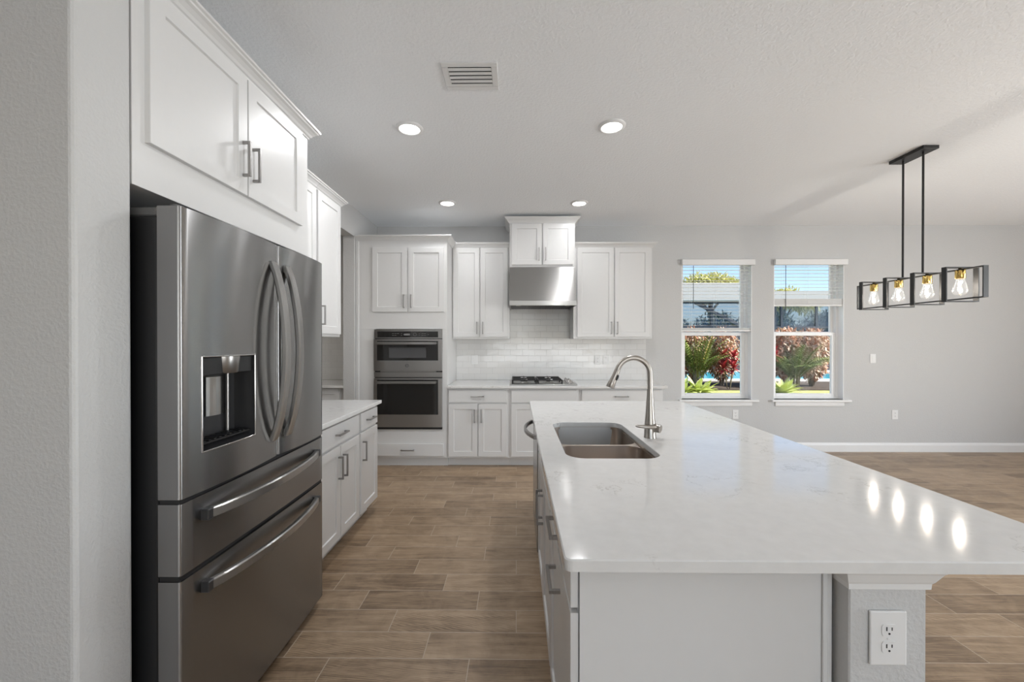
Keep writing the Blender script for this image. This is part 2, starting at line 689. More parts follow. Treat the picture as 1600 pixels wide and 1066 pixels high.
def blind(xr, zbot, nstack, label):
    xa, xb = xr[0] + 0.006, xr[1] - 0.006
    o = thing('window_blind', label, 'blind', ((xa + xb) / 2, YW + 0.04, VZ), 0, 'blinds in the two back windows')
    hw = (xb - xa) / 2
    m = MB()
    m.box(-hw - 0.012, hw + 0.028, -0.085, -0.0405, 0.0, 0.073, 0.004)
    m.build('valance', M['blind'], o)
    m = MB(); m.box(-hw, hw, -0.028, 0.028, 0.024, 0.066, 0.002)
    m.build('head_rail', M['blind'], o)
    zb = zbot - VZ
    m = MB()
    z = -0.012
    top_stack = zb + 0.022 + nstack * 0.0048
    tilt = 0.05
    while z > top_stack + 0.02:
        dz = 0.024 * math.sin(tilt)
        m._new([(-hw, -0.025, z - dz), (hw, -0.025, z - dz), (hw, 0.025, z + dz), (-hw, 0.025, z + dz),
                (-hw, -0.025, z - dz + 0.0026), (hw, -0.025, z - dz + 0.0026), (hw, 0.025, z + dz + 0.0026), (-hw, 0.025, z + dz + 0.0026)],
               [(0, 3, 2, 1), (4, 5, 6, 7), (0, 1, 5, 4), (1, 2, 6, 5), (2, 3, 7, 6), (3, 0, 4, 7)])
        z -= 0.0445
    for k in range(nstack):
        zz = zb + 0.023 + k * 0.0048
        m.box(-hw, hw, -0.025 + 0.002 * math.sin(k * 2.1), 0.025, zz, zz + 0.0034)
    m.build('slats', M['blind'], o)
    m = MB(); m.box(-hw, hw, -0.026, 0.026, zb, zb + 0.021, 0.003)
    m.build('bottom_rail', M['blind'], o)
    for x in (-hw + 0.13, hw - 0.13, 0.0):
        m = MB()
        for y in (-0.027, 0.027):
            m.cyl((x, y, 0.024), (x, y, zb + 0.02), 0.0009, None, 5)
        m.build('ladder_cord', M['blind'], o)
    m = MB()
    m.cyl((-hw + 0.15, -0.034, 0.03), (-hw + 0.15, -0.034, -0.62 if nstack > 6 else -0.55), 0.0035, None, 8)
    m.build('tilt_wand', M['darkgrey'], o)
    return o


blind(W1, 1.537, 5, 'white slatted blind lowered halfway on the window closest to the white cabinets')
blind(W2, 1.862, 15, 'white slatted blind raised to a bunched stack on the window nearest the chandelier')


# ---------------------------------------------------------------- cabinet helpers
PULL_L = 0.148


def pull(door, x, z, y, vertical, length=PULL_L):
    """square bar pull with two posts; y is the door face"""
    m = MB()
    h = length / 2
    s = 0.0055
    out = 0.034
    if vertical:
        m.box(x - s, x + s, y - out, y - out + 0.010, z - h, z + h, 0.0012)
        for zz in (z - h + s, z + h - s):
            m.box(x - s, x + s, y - out + 0.010, y, zz - s, zz + s, 0.0008)
    else:
        m.box(x - h, x + h, y - out, y - out + 0.010, z - s, z + s, 0.0012)
        for xx in (x - h + s, x + h - s):
            m.box(xx - s, xx + s, y - out + 0.010, y, z - s, z + s, 0.0008)
    return m.build('handle', M['nickel'], door)


def door(par, x0, x1, z0, z1, px=None, pz=None, vertical=True, fr=0.057, name='door'):
    m = MB(); m.shaker(x0, x1, z0, z1, 0, 0.019, fr)
    d = m.build(name, M['cab'], par)
    if px is not None:
        pull(d, px, pz, -0.019, vertical)
    return d


def drawer(par, x0, x1, z0, z1, handle=True, name='drawer'):
    m = MB(); m.slab(x0, x1, z0, z1)
    d = m.build(name, M['cab'], par)
    if handle:
        pull(d, (x0 + x1) / 2, (z0 + z1) / 2, -0.019, False)
    return d


CROWN = [(0.0, 0.0), (0.006, 0.0), (0.008, 0.008), (0.014, 0.012), (0.02, 0.022), (0.032, 0.034), (0.042, 0.040), (0.044, 0.046), (0.052, 0.050), (0.052, 0.060), (0.0, 0.060)]


def crown(par, x0, x1, z, depth, left, right, sc=1.0):
    rs = []
    for o, h in CROWN:
        o *= sc
        a = x0 - (o if left else 0)
        b = x1 + (o if right else 0)
        rs.append([(a, depth if left else -o, z + h * sc), (a, -o, z + h * sc), (b, -o, z + h * sc), (b, depth if right else -o, z + h * sc)])
    m = MB()
    m.rings(rs, False, False, False, False)
    if not left:
        m._new([r[0] for r in rs], [tuple(range(len(rs)))])
    if not right:
        m._new([r[3] for r in rs], [tuple(range(len(rs)))])
    m._new([(x0, 0, z + 0.058 * sc), (x1, 0, z + 0.058 * sc), (x1, depth, z + 0.058 * sc), (x0, depth, z + 0.058 * sc)], [(0, 1, 2, 3)])
    return m.build('crown_moulding', M['cab'], par)


def body(par, x0, x1, z0, z1, depth, toe=True, top_bevel=0.0012):
    m = MB(); m.box(x0, x1, 0, depth, z0, z1, top_bevel)
    b = m.build('body', M['cab'], par)
    if toe:
        k = MB(); k.box(x0, x1, 0.075, depth - 0.02, 0.0, z0)
        k.build('toe_kick', M['cab'], par)
    return b


# ---------------------------------------------------------------- back run (fronts face -Y, frame plane Y = 4.58)
FY = 4.58
DEP = YW - FY - 0.002

# tall oven cabinet; local origin at its left front foot
tw = thing('oven_cabinet', 'tall white oven tower cabinet in the corner left of the cooktop', 'cabinet', (XL + 0.004, FY, 0))
TW = 1.019
m = MB()
# carcass with a niche for the ovens
m.box(0, TW, 0, DEP, 0.1, 0.42, 0.001)
m.box(0, TW, 0, DEP, 1.545, 2.54, 0.001)
m.box(0, 0.206, 0, DEP, 0.42, 1.545)
m.box(0.966, TW, 0, DEP, 0.42, 1.545)
m.box(0.206, 0.966, 0.56, DEP, 0.42, 1.545)
m.build('body', M['cab'], tw)
m = MB(); m.box(0, TW, 0.055, DEP, 0, 0.1)
m.build('toe_kick', M['cab'], tw)
door(tw, 0.183, 0.574, 1.737, 2.455, 0.541, 1.855)
door(tw, 0.589, 0.987, 1.737, 2.455, 0.622, 1.855)
drawer(tw, 0.183, 0.978, 0.125, 0.261)
crown(tw, 0, TW, 2.53, DEP, False, True)
m = MB(); m.box(0.0, 0.030, -0.018, 0, 0.1, 2.53, 0.002)
m.build('scribe_strip', M['cab'], tw)

# double wall oven
ov = thing('wall_oven', 'stainless steel double wall oven built into the tall white cabinet', 'oven', (XL + 0.004 + 0.207, FY, 0.424))
OW, OH = 0.758, 1.116
m = MB(); m.box(0, OW, 0.0, 0.55, 0, OH)
m.build('case', M['darkgrey'], ov)


def framed_front(mb_, x0, x1, z0, z1, y0_, y1_, hx0, hx1, hz0, hz1):
    """a front slab with a window hole"""
    mb_.box(x0, hx0, y0_, y1_, z0, z1)
    mb_.box(hx1, x1, y0_, y1_, z0, z1)
    mb_.box(hx0, hx1, y0_, y1_, z0, hz0)
    mb_.box(hx0, hx1, y0_, y1_, hz1, z1)


m = MB()
framed_front(m, 0, OW, 1.017, OH, -0.022, 0, 0.035, 0.715, 1.027, 1.094)
cp = m.build('control_panel', M['steel_oven'], ov)
m = MB(); m.box(0.035, 0.715, -0.020, -0.006, 1.027, 1.094)
gl = m.build('touch_glass', M['blackglass'], cp)
m = MB(); m.box(0.33, 0.40, -0.0212, -0.0198, 1.05, 1.07)
m.build('clock_display', M['mark'], cp)
m = MB()
m.tube([(0.455 + 0.017 * math.cos(2 * PI * k / 24), -0.0206, 1.061 + 0.017 * math.sin(2 * PI * k / 24)) for k in range(25)], 0.0016, 6, False)
m.build('dial', M['mark'], cp)
for (x, w, zc) in ((0.20, 0.02, 1.07), (0.20, 0.02, 1.05), (0.228, 0.02, 1.07), (0.228, 0.02, 1.05), (0.256, 0.02, 1.07), (0.30, 0.012, 1.07), (0.30, 0.012, 1.05),
                   (0.50, 0.010, 1.07), (0.50, 0.010, 1.05), (0.53, 0.02, 1.07), (0.53, 0.02, 1.05), (0.558, 0.02, 1.07), (0.558, 0.02, 1.05), (0.60, 0.012, 1.06)):
    m = MB(); m.box(x, x + w, -0.0212, -0.0198, zc - 0.002, zc + 0.002)
    m.build('touch_key', M['mark'], cp)


def oven_door(name, z0, z1, gz0, gz1, hz, win):
    q = MB()
    framed_front(q, 0, OW, z0, z1, -0.040, 0, 0.035, 0.718, gz0, gz1)
    d = q.build(name, M['steel_oven'], ov)
    q = MB()
    q.box(0.035, 0.718, -0.037, -0.004, gz0, gz1)
    g = q.build('door_glass', M['blackglass'], d)
    q = MB()
    q.box(win[0], win[1], -0.0378, -0.036, win[2], win[3])
    q.build('inner_window', M['greyglass'] if win[4] else M['blackglass'], g)
    q = MB()
    q.strap([(0.04, -0.082, hz), (0.70, -0.082, hz)], 0.030, 0.020, (0, 0, 1))
    for x in (0.055, 0.685):
        q.box(x - 0.014, x + 0.014, -0.075, -0.038, hz - 0.011, hz + 0.011)
    q.build('handle', M['steel_light'], d)
    return d


od = oven_door('upper_door', 0.655, 1.008, 0.77, 0.988, 0.962, (0.17, 0.585, 0.80, 0.915, True))
m = MB()
m.cyl((0.372, -0.0405, 0.713), (0.372, -0.043, 0.713), 0.022, None, 24)
b = m.build('badge', M['steel_light'], od)
m = MB()
m.tube([(0.372 + 0.018 * math.cos(2 * PI * k / 24), -0.0435, 0.713 + 0.018 * math.sin(2 * PI * k / 24)) for k in range(25)], 0.0014, 6, False)
m.tube([(0.366 + 0.006 * math.cos(a), -0.0435, 0.713 + 0.009 * math.sin(a)) for a in [0.6 + 0.42 * k for k in range(13)]], 0.0012, 6)
m.tube([(0.379 + 0.005 * math.cos(a), -0.0435, 0.713 + 0.009 * math.sin(a)) for a in [0.8 + 0.40 * k for k in range(12)]], 0.0012, 6)
m.build('monogram', M['darkgrey'], b)
m = MB()
m.box(0.0, OW, -0.030, 0, 0.583, 0.640, 0.002)
m.box(0.07, 0.69, -0.026, -0.002, 0.641, 0.653)
m.build('vent_trim', M['steel_oven'], ov)
oven_door('lower_door', 0.027, 0.573, 0.168, 0.556, 0.530, (0.12, 0.63, 0.20, 0.47, False))
m = MB(); m.box(0, OW, -0.018, 0, 0.0, 0.022)
m.build('bottom_vent', M['black'], ov)

# base units
def base_unit(name, label, x0, x1, doors, handle, dl):
    w = x1 - x0
    o = thing(name, label, 'cabinet', (x0, FY, 0), 0, 'base cabinets along the back wall')
    body(o, 0.0005, w - 0.0005, 0.1, 0.884, DEP)
    drawer(o, dl[0] - x0, dl[1] - x0, 0.724, 0.864, handle, 'drawer' if handle else 'false_front')
    (a, b), (c, d) = doors
    door(o, a - x0, b - x0, 0.12, 0.707, b - x0 - 0.032, 0.575)
    door(o, c - x0, d - x0, 0.12, 0.707, c - x0 + 0.032, 0.575)
    return o


base_unit('base_cabinet', 'white base cabinet with one drawer and two doors beside the oven tower', -0.776, -0.084, ((-0.758, -0.436), (-0.424, -0.109)), True, (-0.758, -0.109))
base_unit('base_cabinet', 'white base cabinet with a plain false front directly under the gas cooktop', -0.084, 0.700, ((-0.059, 0.302), (0.314, 0.673)), False, (-0.059, 0.673))
base_unit('base_cabinet', 'white base cabinet at the window end of the back wall run', 0.700, 1.632, ((0.727, 1.165), (1.177, 1.610)), True, (0.727, 1.610))

m = MB(); m.box(-0.774, 1.668, 4.53, YW - 0.011, 0.886, 0.914, 0.003, 0, 2)
tag(m.build('countertop', M['quartz']), 'white quartz countertop on the back wall cabinets, under the cooktop', 'countertop')

# gas cooktop
ck = thing('gas_cooktop', 'stainless gas cooktop with black grates set in the back counter', 'cooktop', (-0.078, 4.60, 0.914))
m = MB()
m.box(0, 0.765, 0, 0.53, 0.0, 0.012, 0.004, 0, 2)
m.build('base', M['steel_light'], ck)
for bx in (0.165, 0.455):
    for by in (0.14, 0.39):
        q = MB()
        q.lathe([(0.055, 0.0125), (0.052, 0.020), (0.034, 0.024), (0.034, 0.034)], bx, by, 20)
        bn = q.build('burner', M['steel_light'], ck)
        q = MB()
        q.lathe([(0.036, 0.0345), (0.038, 0.038), (0.034, 0.043), (0.001, 0.044)], bx, by, 20)
        q.build('burner_cap', M['iron'], bn)
for gx in (0.025, 0.317):
    q = MB()
    w = 0.283
    z0, z1 = 0.049, 0.059
    q.box(gx, gx + w, 0.006, 0.016, 0.0125, 0.020, 0.001)
    for (a, b_, c, d) in ((0, w, 0.02, 0.034), (0, w, 0.496, 0.51), (0, 0.014, 0.02, 0.51), (w - 0.014, w, 0.02, 0.51), (0, w, 0.258, 0.272)):
        q.box(gx + a, gx + b_, c, d, z0, z1, 0.002)
    for by in (0.14, 0.39):
        q.box(gx + 0.01, gx + 0.105, by - 0.006, by + 0.006, z0, z1 + 0.004, 0.002)
        q.box(gx + 0.178, gx + w - 0.01, by - 0.006, by + 0.006, z0, z1 + 0.004, 0.002)
        q.box(gx + w / 2 - 0.006, gx + w / 2 + 0.006, by - 0.11, by - 0.035, z0, z1 + 0.006, 0.002)
        q.box(gx + w / 2 - 0.006, gx + w / 2 + 0.006, by + 0.035, by + 0.11, z0, z1 + 0.006, 0.002)
    for fx in (gx + 0.001, gx + w - 0.017):
        for fy in (0.021, 0.257, 0.492):
            q.box(fx, fx + 0.016, fy, fy + 0.016, 0.0122, z0, 0.002)
    q.build('grate', M['iron'], ck)
for k in range(5):
    q = MB()
    x, y = 0.678 + (0.03 if k % 2 else 0.0), 0.09 + 0.085 * k
    q.lathe([(0.022, 0.0125), (0.021, 0.020), (0.017, 0.024), (0.0165, 0.042), (0.013, 0.045)], x, y, 5)
    q.box(x - 0.004, x + 0.004, y - 0.016, y + 0.016, 0.045, 0.050, 0.001)
    q.build('knob', M['chrome'], ck)

# uppers on the back wall, frame plane Y = 4.95
UY = 4.95
UD = YW - UY - 0.002


def upper_unit(label, x0, x1, d1, d2, left_ret, right_ret):
    o = thing('upper_cabinet', label, 'cabinet', (x0, UY, 1.44), 0, 'upper cabinets on the back wall')
    w = x1 - x0
    mm = MB(); mm.box(0, w, 0, UD, 0, 1.10, 0.0012)
    mm.build('body', M['cab'], o)
    door(o, d1[0] - x0, d1[1] - x0, 0.022, 1.092, d1[1] - x0 - 0.030, 0.130)
    door(o, d2[0] - x0, d2[1] - x0, 0.022, 1.092, d2[0] - x0 + 0.030, 0.130)
    crown(o, 0, w, 1.094, UD, left_ret, right_ret)
    return o


upper_unit('white double door upper cabinet between oven tower and range hood', -0.774, -0.0835, (-0.762, -0.447), (-0.435, -0.103), False, False)
upper_unit('white double door upper cabinet right of the range hood, nearest the windows', 0.6865, 1.63, (0.730, 1.168), (1.180, 1.602), False, True)

hc = thing('upper_cabinet', 'small raised white cabinet directly above the stainless range hood', 'cabinet', (-0.081, 4.80, 2.276), 0, 'upper cabinets on the back wall')
HD = YW - 4.80 - 0.002
m = MB(); m.box(0, 0.764, 0, HD, 0, 0.515, 0.0012)
m.build('body', M['cab'], hc)
door(hc, 0.025, 0.376, 0.026, 0.505, 0.345, 0.150)
door(hc, 0.388, 0.740, 0.026, 0.505, 0.419, 0.150)
crown(hc, 0, 0.764, 0.512, HD, True, True, 1.12)

# range hood
hd = thing('range_hood', 'stainless steel range hood over the cooktop', 'range hood', (-0.079, 0, 0))
prof = [(YW - 0.012, 1.868), (4.625, 1.868)]
for k in range(0, 11):
    f = k / 10
    prof.append((4.627 + 0.158 * (f ** 1.05), 1.874 + 0.400 * f))
prof.append((YW - 0.012, 2.274))
m = MB(); m.poly_extrude_x(prof, 0, 0.760)
m.build('hood_shell', M['steel_light'], hd)
m = MB()
m.box(-0.0, 0.760, 4.618, 4.630, 1.812, 1.868, 0.002)
m.box(0.0, 0.010, 4.63, YW - 0.012, 1.812, 1.868)
m.box(0.750, 0.760, 4.63, YW - 0.012, 1.812, 1.868)
m.build('lip', M['steel_light'], hd)
m = MB()
m.box(0.012, 0.748, 4.66, YW - 0.015, 1.825, 1.866)
for k in range(24):
    m.box(0.03 + k * 0.029, 0.045 + k * 0.029, 4.70, 5.2, 1.818, 1.826)
m.build('filter', M['black'], hd)
for x in (0.10, 0.66):
    q = MB(); q.lathe([(0.03, 1.816), (0.03, 1.826)], x, 4.69, 16)
    q.build('hood_lamp', M['plate'], hd)

# ---------------------------------------------------------------- left run (fronts face +X)
LX = -1.17


def left_thing(name, label, cat, y0_, z=0.0, x=LX, group=None):
    return thing(name, label, cat, (x, y0_, z), PI / 2, group)


LD = -XL + LX - 0.002
# cabinet and end panel round the refrigerator
fc = left_thing('refrigerator_cabinet', 'white two door cabinet above the refrigerator with tall end panel', 'cabinet', 1.236)
m = MB(); m.box(0.0, 1.049, 0, LD, 1.875, 2.54, 0.001)
m.build('body', M['cab'], fc)
m = MB(); m.box(1.028, 1.049, 0.0, LD, 0.0, 1.8745)
m.build('side_panel', M['cab'], fc)
door(fc, 0.043, 0.510, 2.020, 2.520, 0.480, 2.165)
door(fc, 0.516, 0.961, 2.020, 2.520, 0.546, 2.165)
crown(fc, 0, 1.049, 2.53, LD, False, True)

# uppers beyond
for (lab, ya, yb, ds, rr) in (
        ('white upper cabinet on the left wall, partly hidden behind the refrigerator cabinet', 2.292, 3.014, ((2.32, 2.662, 'r'), (2.672, 3.000, 'l')), False),
        ('narrow single door white upper cabinet on the left wall beside the passage', 3.016, 3.438, ((3.030, 3.418, 'l'),), True)):
    o = left_thing('upper_cabinet', lab, 'cabinet', ya, 1.44, -1.49, 'upper cabinets on the left wall')
    d_ = -XL - 1.49 - 0.002
    mm = MB(); mm.box(0, yb - ya, 0, d_, 0, 1.10, 0.0012)
    mm.build('body', M['cab'], o)
    for (p, q_, side) in ds:
        door(o, p - ya, q_ - ya, 0.022, 1.088, (q_ - 0.033 if side == 'r' else p + 0.045) - ya, 0.16)
    crown(o, 0, yb - ya, 1.09, d_, False, rr)

# base units
for (lab, ya, yb, dr, ds) in (
        ('white base cabinet with two doors standing against the refrigerator', 2.292, 3.004, (2.335, 2.985), ((2.345, 2.664, 'r'), (2.674, 2.985, 'l'))),
        ('narrow white base cabinet with one door at the passage end of the left run', 3.006, 3.392, (3.022, 3.376), ((3.022, 3.376, 'l'),))):
    o = left_thing('base_cabinet', lab, 'cabinet', ya, 0, LX, 'base cabinets along the left wall')
    body(o, 0.0005, yb - ya - 0.0005, 0.1, 0.884, LD)
    drawer(o, dr[0] - ya, dr[1] - ya, 0.735, 0.866)
    for (p, q_, side) in ds:
        door(o, p - ya, q_ - ya, 0.115, 0.717, (q_ - 0.030 if side == 'r' else p + 0.030) - ya, 0.58)
m = MB(); m.box(XL + 0.002, -1.127, 2.292, 3.412, 0.886, 0.914, 0.003, 0, 2)
tag(m.build('countertop', M['quartz']), 'short white quartz countertop between refrigerator and passage opening', 'countertop')

# ---------------------------------------------------------------- refrigerator: local x runs from the near side to the far side, front towards -y
RW = 0.925
rf = thing('refrigerator', 'stainless steel french door refrigerator with water dispenser', 'refrigerator', (-1.035, 1.248, 0), PI / 2)
m = MB(); m.box(0.012, RW - 0.012, 0.082, 0.74, 0.03, 1.785, 0.004)
m.build('case', M['black'], rf)
m = MB(); m.box(0.03, RW - 0.03, 0.10, 0.70, 0.0, 0.030)
m.build('base_grille', M['black'], rf)


def bulged(x0, x1, z0, z1, bulge, back, holes=None, n=22, c=None, hw=None, er=0.008):
    """a door with a gently bowed front; returns MB. holes = (hx0, hx1, hz0, hz1, depth)"""
    q = MB()
    cx = (x0 + x1) / 2 if c is None else c
    h = (x1 - x0) / 2 if hw is None else hw
    f = lambda x: -bulge * (1 - ((x - cx) / h) ** 2) + 0.0
    xs = [x0 + er + (x1 - x0 - 2 * er) * k / n for k in range(n + 1)]
    if holes:
        xs = sorted(set([x for x in xs if min(abs(x - holes[0]), abs(x - holes[1])) > 0.004] + [holes[0], holes[1]]))
    col = [(x0, f(x0 + er) + er * 1.0), (x0 + er * 0.3, f(x0 + er) + er * 0.3)] + [(x, f(x)) for x in xs] + [(x1 - er * 0.3, f(x1 - er) + er * 0.3), (x1, f(x1 - er) + er)]
    zs = [z0, z1] if not holes else [z0, holes[2], holes[3], z1]
    V = [[q.bm.verts.new((x, y, z)) for (x, y) in col] for z in zs]
    for r in range(len(zs) - 1):
        for k in range(len(col) - 1):
            if holes and r == 1 and col[k][0] >= holes[0] - 1e-6 and col[k + 1][0] <= holes[1] + 1e-6:
                continue
            fc_ = q.bm.faces.new((V[r][k], V[r][k + 1], V[r + 1][k + 1], V[r + 1][k]))
            fc_.smooth = True
    # top, bottom, sides
    for z, rev in ((z0, True), (z1, False)):
        ring = [(x, y, z) for x, y in col] + [(x1, back, z), (x0, back, z)]
        q._new(ring, [tuple(range(len(ring)))])
    q._new([(x0, col[0][1], z0), (x0, back, z0), (x0, back, z1), (x0, col[0][1], z1)], [(0, 1, 2, 3)])
    q._new([(x1, col[-1][1], z0), (x1, back, z0), (x1, back, z1), (x1, col[-1][1], z1)], [(0, 1, 2, 3)])
    q._new([(x0, back, z0), (x1, back, z0), (x1, back, z1), (x0, back, z1)], [(0, 1, 2, 3)])
    q.front = f
    return q


MID = 0.515
GAP = 0.0025
HOLE = (0.078, 0.340, 1.032, 1.345)
DB = 0.015
q = bulged(0.0, MID - GAP, 0.905, 1.812, DB, 0.070, HOLE)
ff = q.front
ld = q.build('left_door', M['steel'], rf)
q = bulged(MID + GAP, RW, 0.905, 1.812, DB, 0.070)
rd = q.build('right_door', M['steel'], rf)
q = bulged(0.0, RW, 0.668, 0.890, 0.008, 0.070)
dw1 = q.build('middle_drawer', M['steel'], rf)
q = bulged(0.0, RW, 0.045, 0.650, 0.008, 0.070)
dw2 = q.build('freezer_drawer', M['steel'], rf)
m = MB()
m.box(0.004, RW - 0.004, 0.006, 0.068, 0.650, 0.668)
m.box(0.004, RW - 0.004, 0.006, 0.068, 0.890, 0.905)
m.build('door_gasket', M['black'], rf)

# dispenser recess
hx0, hx1, hz0, hz1 = HOLE
m = MB()
dep = 0.068
ya, yb = ff(hx0), ff(hx1)
m._new([(hx0, ya, hz0), (hx1, yb, hz0), (hx1, dep, hz0 + 0.02), (hx0, dep, hz0 + 0.02)], [(0, 1, 2, 3)])
m._new([(hx0, ya, hz1), (hx1, yb, hz1), (hx1, dep, hz1), (hx0, dep, hz1)], [(3, 2, 1, 0)])
m._new([(hx0, ya, hz0), (hx0, dep, hz0 + 0.02), (hx0, dep, hz1), (hx0, ya, hz1)], [(0, 1, 2, 3)])
m._new([(hx1, yb, hz0), (hx1, dep, hz0 + 0.02), (hx1, dep, hz1), (hx1, yb, hz1)], [(3, 2, 1, 0)])
m._new([(hx0, dep, hz0 + 0.02), (hx1, dep, hz0 + 0.02), (hx1, dep, hz1), (hx0, dep, hz1)], [(0, 1, 2, 3)])
dsp = m.build('dispenser_recess', M['darkgrey'], ld)
m = MB()
e = 0.006
def bez(x, z, s):
    return (x, ff(x) - s, z)
outer = [(hx0, hz0), (hx1, hz0), (hx1, hz1), (hx0, hz1)]
for i in range(4):
    a, b_ = outer[i], outer[(i + 1) % 4]
    m.tube([bez(a[0] + (b_[0] - a[0]) * k / 6, a[1] + (b_[1] - a[1]) * k / 6, 0.0005) for k in range(7)], 0.0028, 8)
m.build('bezel', M['chrome'], dsp)
m = MB(); m.box(hx0 + 0.002, hx1 - 0.002, -0.004, dep - 0.002, hz1 - 0.064, hz1 - 0.002, 0.003)
m.build('housing', M['black'], dsp)
m = MB()
m.lathe([(0.036, hz1 - 0.062), (0.041, hz1 - 0.058), (0.045, hz1 - 0.006), (0.045, hz1 - 0.0025)], 0.215, 0.014, 28)
m.build('spout_housing', M['nickel'], dsp)
m = MB()
rr = [[(0.145 + 0.085 * k / 8, 0.030 - 0.012 * math.sin(PI * k / 8), z) for k in range(9)] + [(0.230, 0.042, z), (0.145, 0.042, z)] for z in (hz0 + 0.105, hz0 + 0.240)]
m.rings(rr, True, True, True, False)
m.build('paddle', M['steel_light'], dsp)
m = MB()
m.cyl((0.285, 0.056, hz0 + 0.03), (0.285, 0.056, hz1 - 0.06), 0.006, None, 10)
m.build('water_tube', M['nickel'], dsp)
m = MB()
m.box(hx0 + 0.012, hx1 - 0.012, 0.000, dep - 0.004, hz0 + 0.020, hz0 + 0.026)
for k in range(9):
    x = hx0 + 0.022 + k * 0.025
    m.box(x, x + 0.012, 0.006, dep - 0.010, hz0 + 0.026, hz0 + 0.030)
m.build('drip_tray', M['black'], dsp)


def bow(p0, p1, out, n=16):
    """points from p0 to p1 bowed towards -y"""
    p0, p1 = Vector(p0), Vector(p1)
    pts = []
    for k in range(n + 1):
        t = k / n
        p = p0.lerp(p1, t)
        p.y -= out * (1 - (2 * t - 1) ** 2) ** 0.85
        pts.append(p)
    return pts


for par, x in ((ld, MID - 0.052), (rd, MID + 0.052)):
    yy = -0.012
    m = MB()
    m.strap(bow((x, yy, 0.985), (x, yy, 1.725), 0.058), 0.036, 0.024, (1, 0, 0))
    for z in (0.992, 1.718):
        m.box(x - 0.012, x + 0.012, yy - 0.004, yy + 0.012, z - 0.016, z + 0.016, 0.002)
    m.build('handle', M['steel_light'], par)
for par, z in ((dw1, 0.826), (dw2, 0.588)):
    yy = -0.010
    m = MB()
    m.strap(bow((0.095, yy - 0.004, z), (RW - 0.095, yy - 0.004, z), 0.052), 0.034, 0.024, (0, 0, 1))
    hb = m.build('handle', M['steel_light'], par)
    for x in (0.092, RW - 0.092):
        m = MB()
        m.box(x - 0.014, x + 0.014, yy - 0.018, yy + 0.012, z - 0.018, z + 0.018, 0.003)
        m.build('end_cap', M['darkgrey'], hb)
for x in (0.05, RW - 0.05):
    m = MB()
    m.box(x - 0.030, x + 0.020, 0.09, 0.34, 1.787, 1.815, 0.004)
    m.box(x - 0.020, x + 0.010, 0.045, 0.09, 1.795, 1.815, 0.003)
    m.cyl((x - 0.005, 0.045, 1.8125), (x - 0.005, 0.045, 1.826), 0.018, None, 16)
    m.build('hinge_cover', M['hinge'], rf)
m = MB()
m.box(0.006, 0.05, 0.02, 0.066, 0.893, 0.902)
m.build('lower_hinge', M['nickel'], rf)

# ---------------------------------------------------------------- island
IX0, IX1, IY0, IY1 = 0.106, 1.341, 0.898, 3.37
ZT, ZB = 0.914, 0.887
SX0, SX1, SY0, SY1 = 0.212, 0.612, 1.690, 2.462


def slab_with_hole():
    bm = bmesh.new()
    def loop(pts, z):
        vs = [bm.verts.new((x, y, z)) for x, y in pts]
        es = [bm.edges.new((vs[i], vs[(i + 1) % len(vs)])) for i in range(len(vs))]
        return vs, es
    r = 0.014
    e_ = 0.003
    levels = []
    o_ts = rrect(IX0 + e_, IX1 - e_, IY0 + e_, IY1 - e_, r, 5)
    o_s = rrect(IX0, IX1, IY0, IY1, r + e_, 5)
    i_ts = rrect(SX0 - 0.002, SX1 + 0.002, SY0 - 0.002, SY1 + 0.002, 0.082, 10)
    i_s = rrect(SX0, SX1, SY0, SY1, 0.080, 10)
    for o_, i_, z in ((o_ts, i_ts, ZT), (o_s, i_s, ZB)):
        vo, eo = loop(o_, z)
        vi, ei = loop(i_, z)
        bmesh.ops.triangle_fill(bm, use_beauty=True, use_dissolve=False, edges=eo + ei)
        levels.append((vo, vi))
    def skin(A, B, smooth):
        n = len(A)
        for i in range(n):
            f = bm.faces.new((A[i], A[(i + 1) % n], B[(i + 1) % n], B[i]))
            f.smooth = smooth
    mids = [bm.verts.new((x, y, ZT - e_)) for x, y in o_s]
    skin(levels[0][0], mids, False)
    skin(mids, levels[1][0], False)
    mi_ = [bm.verts.new((x, y, ZT - 0.002)) for x, y in i_s]
    skin(levels[0][1], mi_, False)
    skin(mi_, levels[1][1], False)
    q_ = MB()
    q_.bm.free()
    q_.bm = bm
    return q_


tag(slab_with_hole().build('island_countertop', M['quartz']), 'large white quartz island countertop with a sink cut-out', 'countertop')

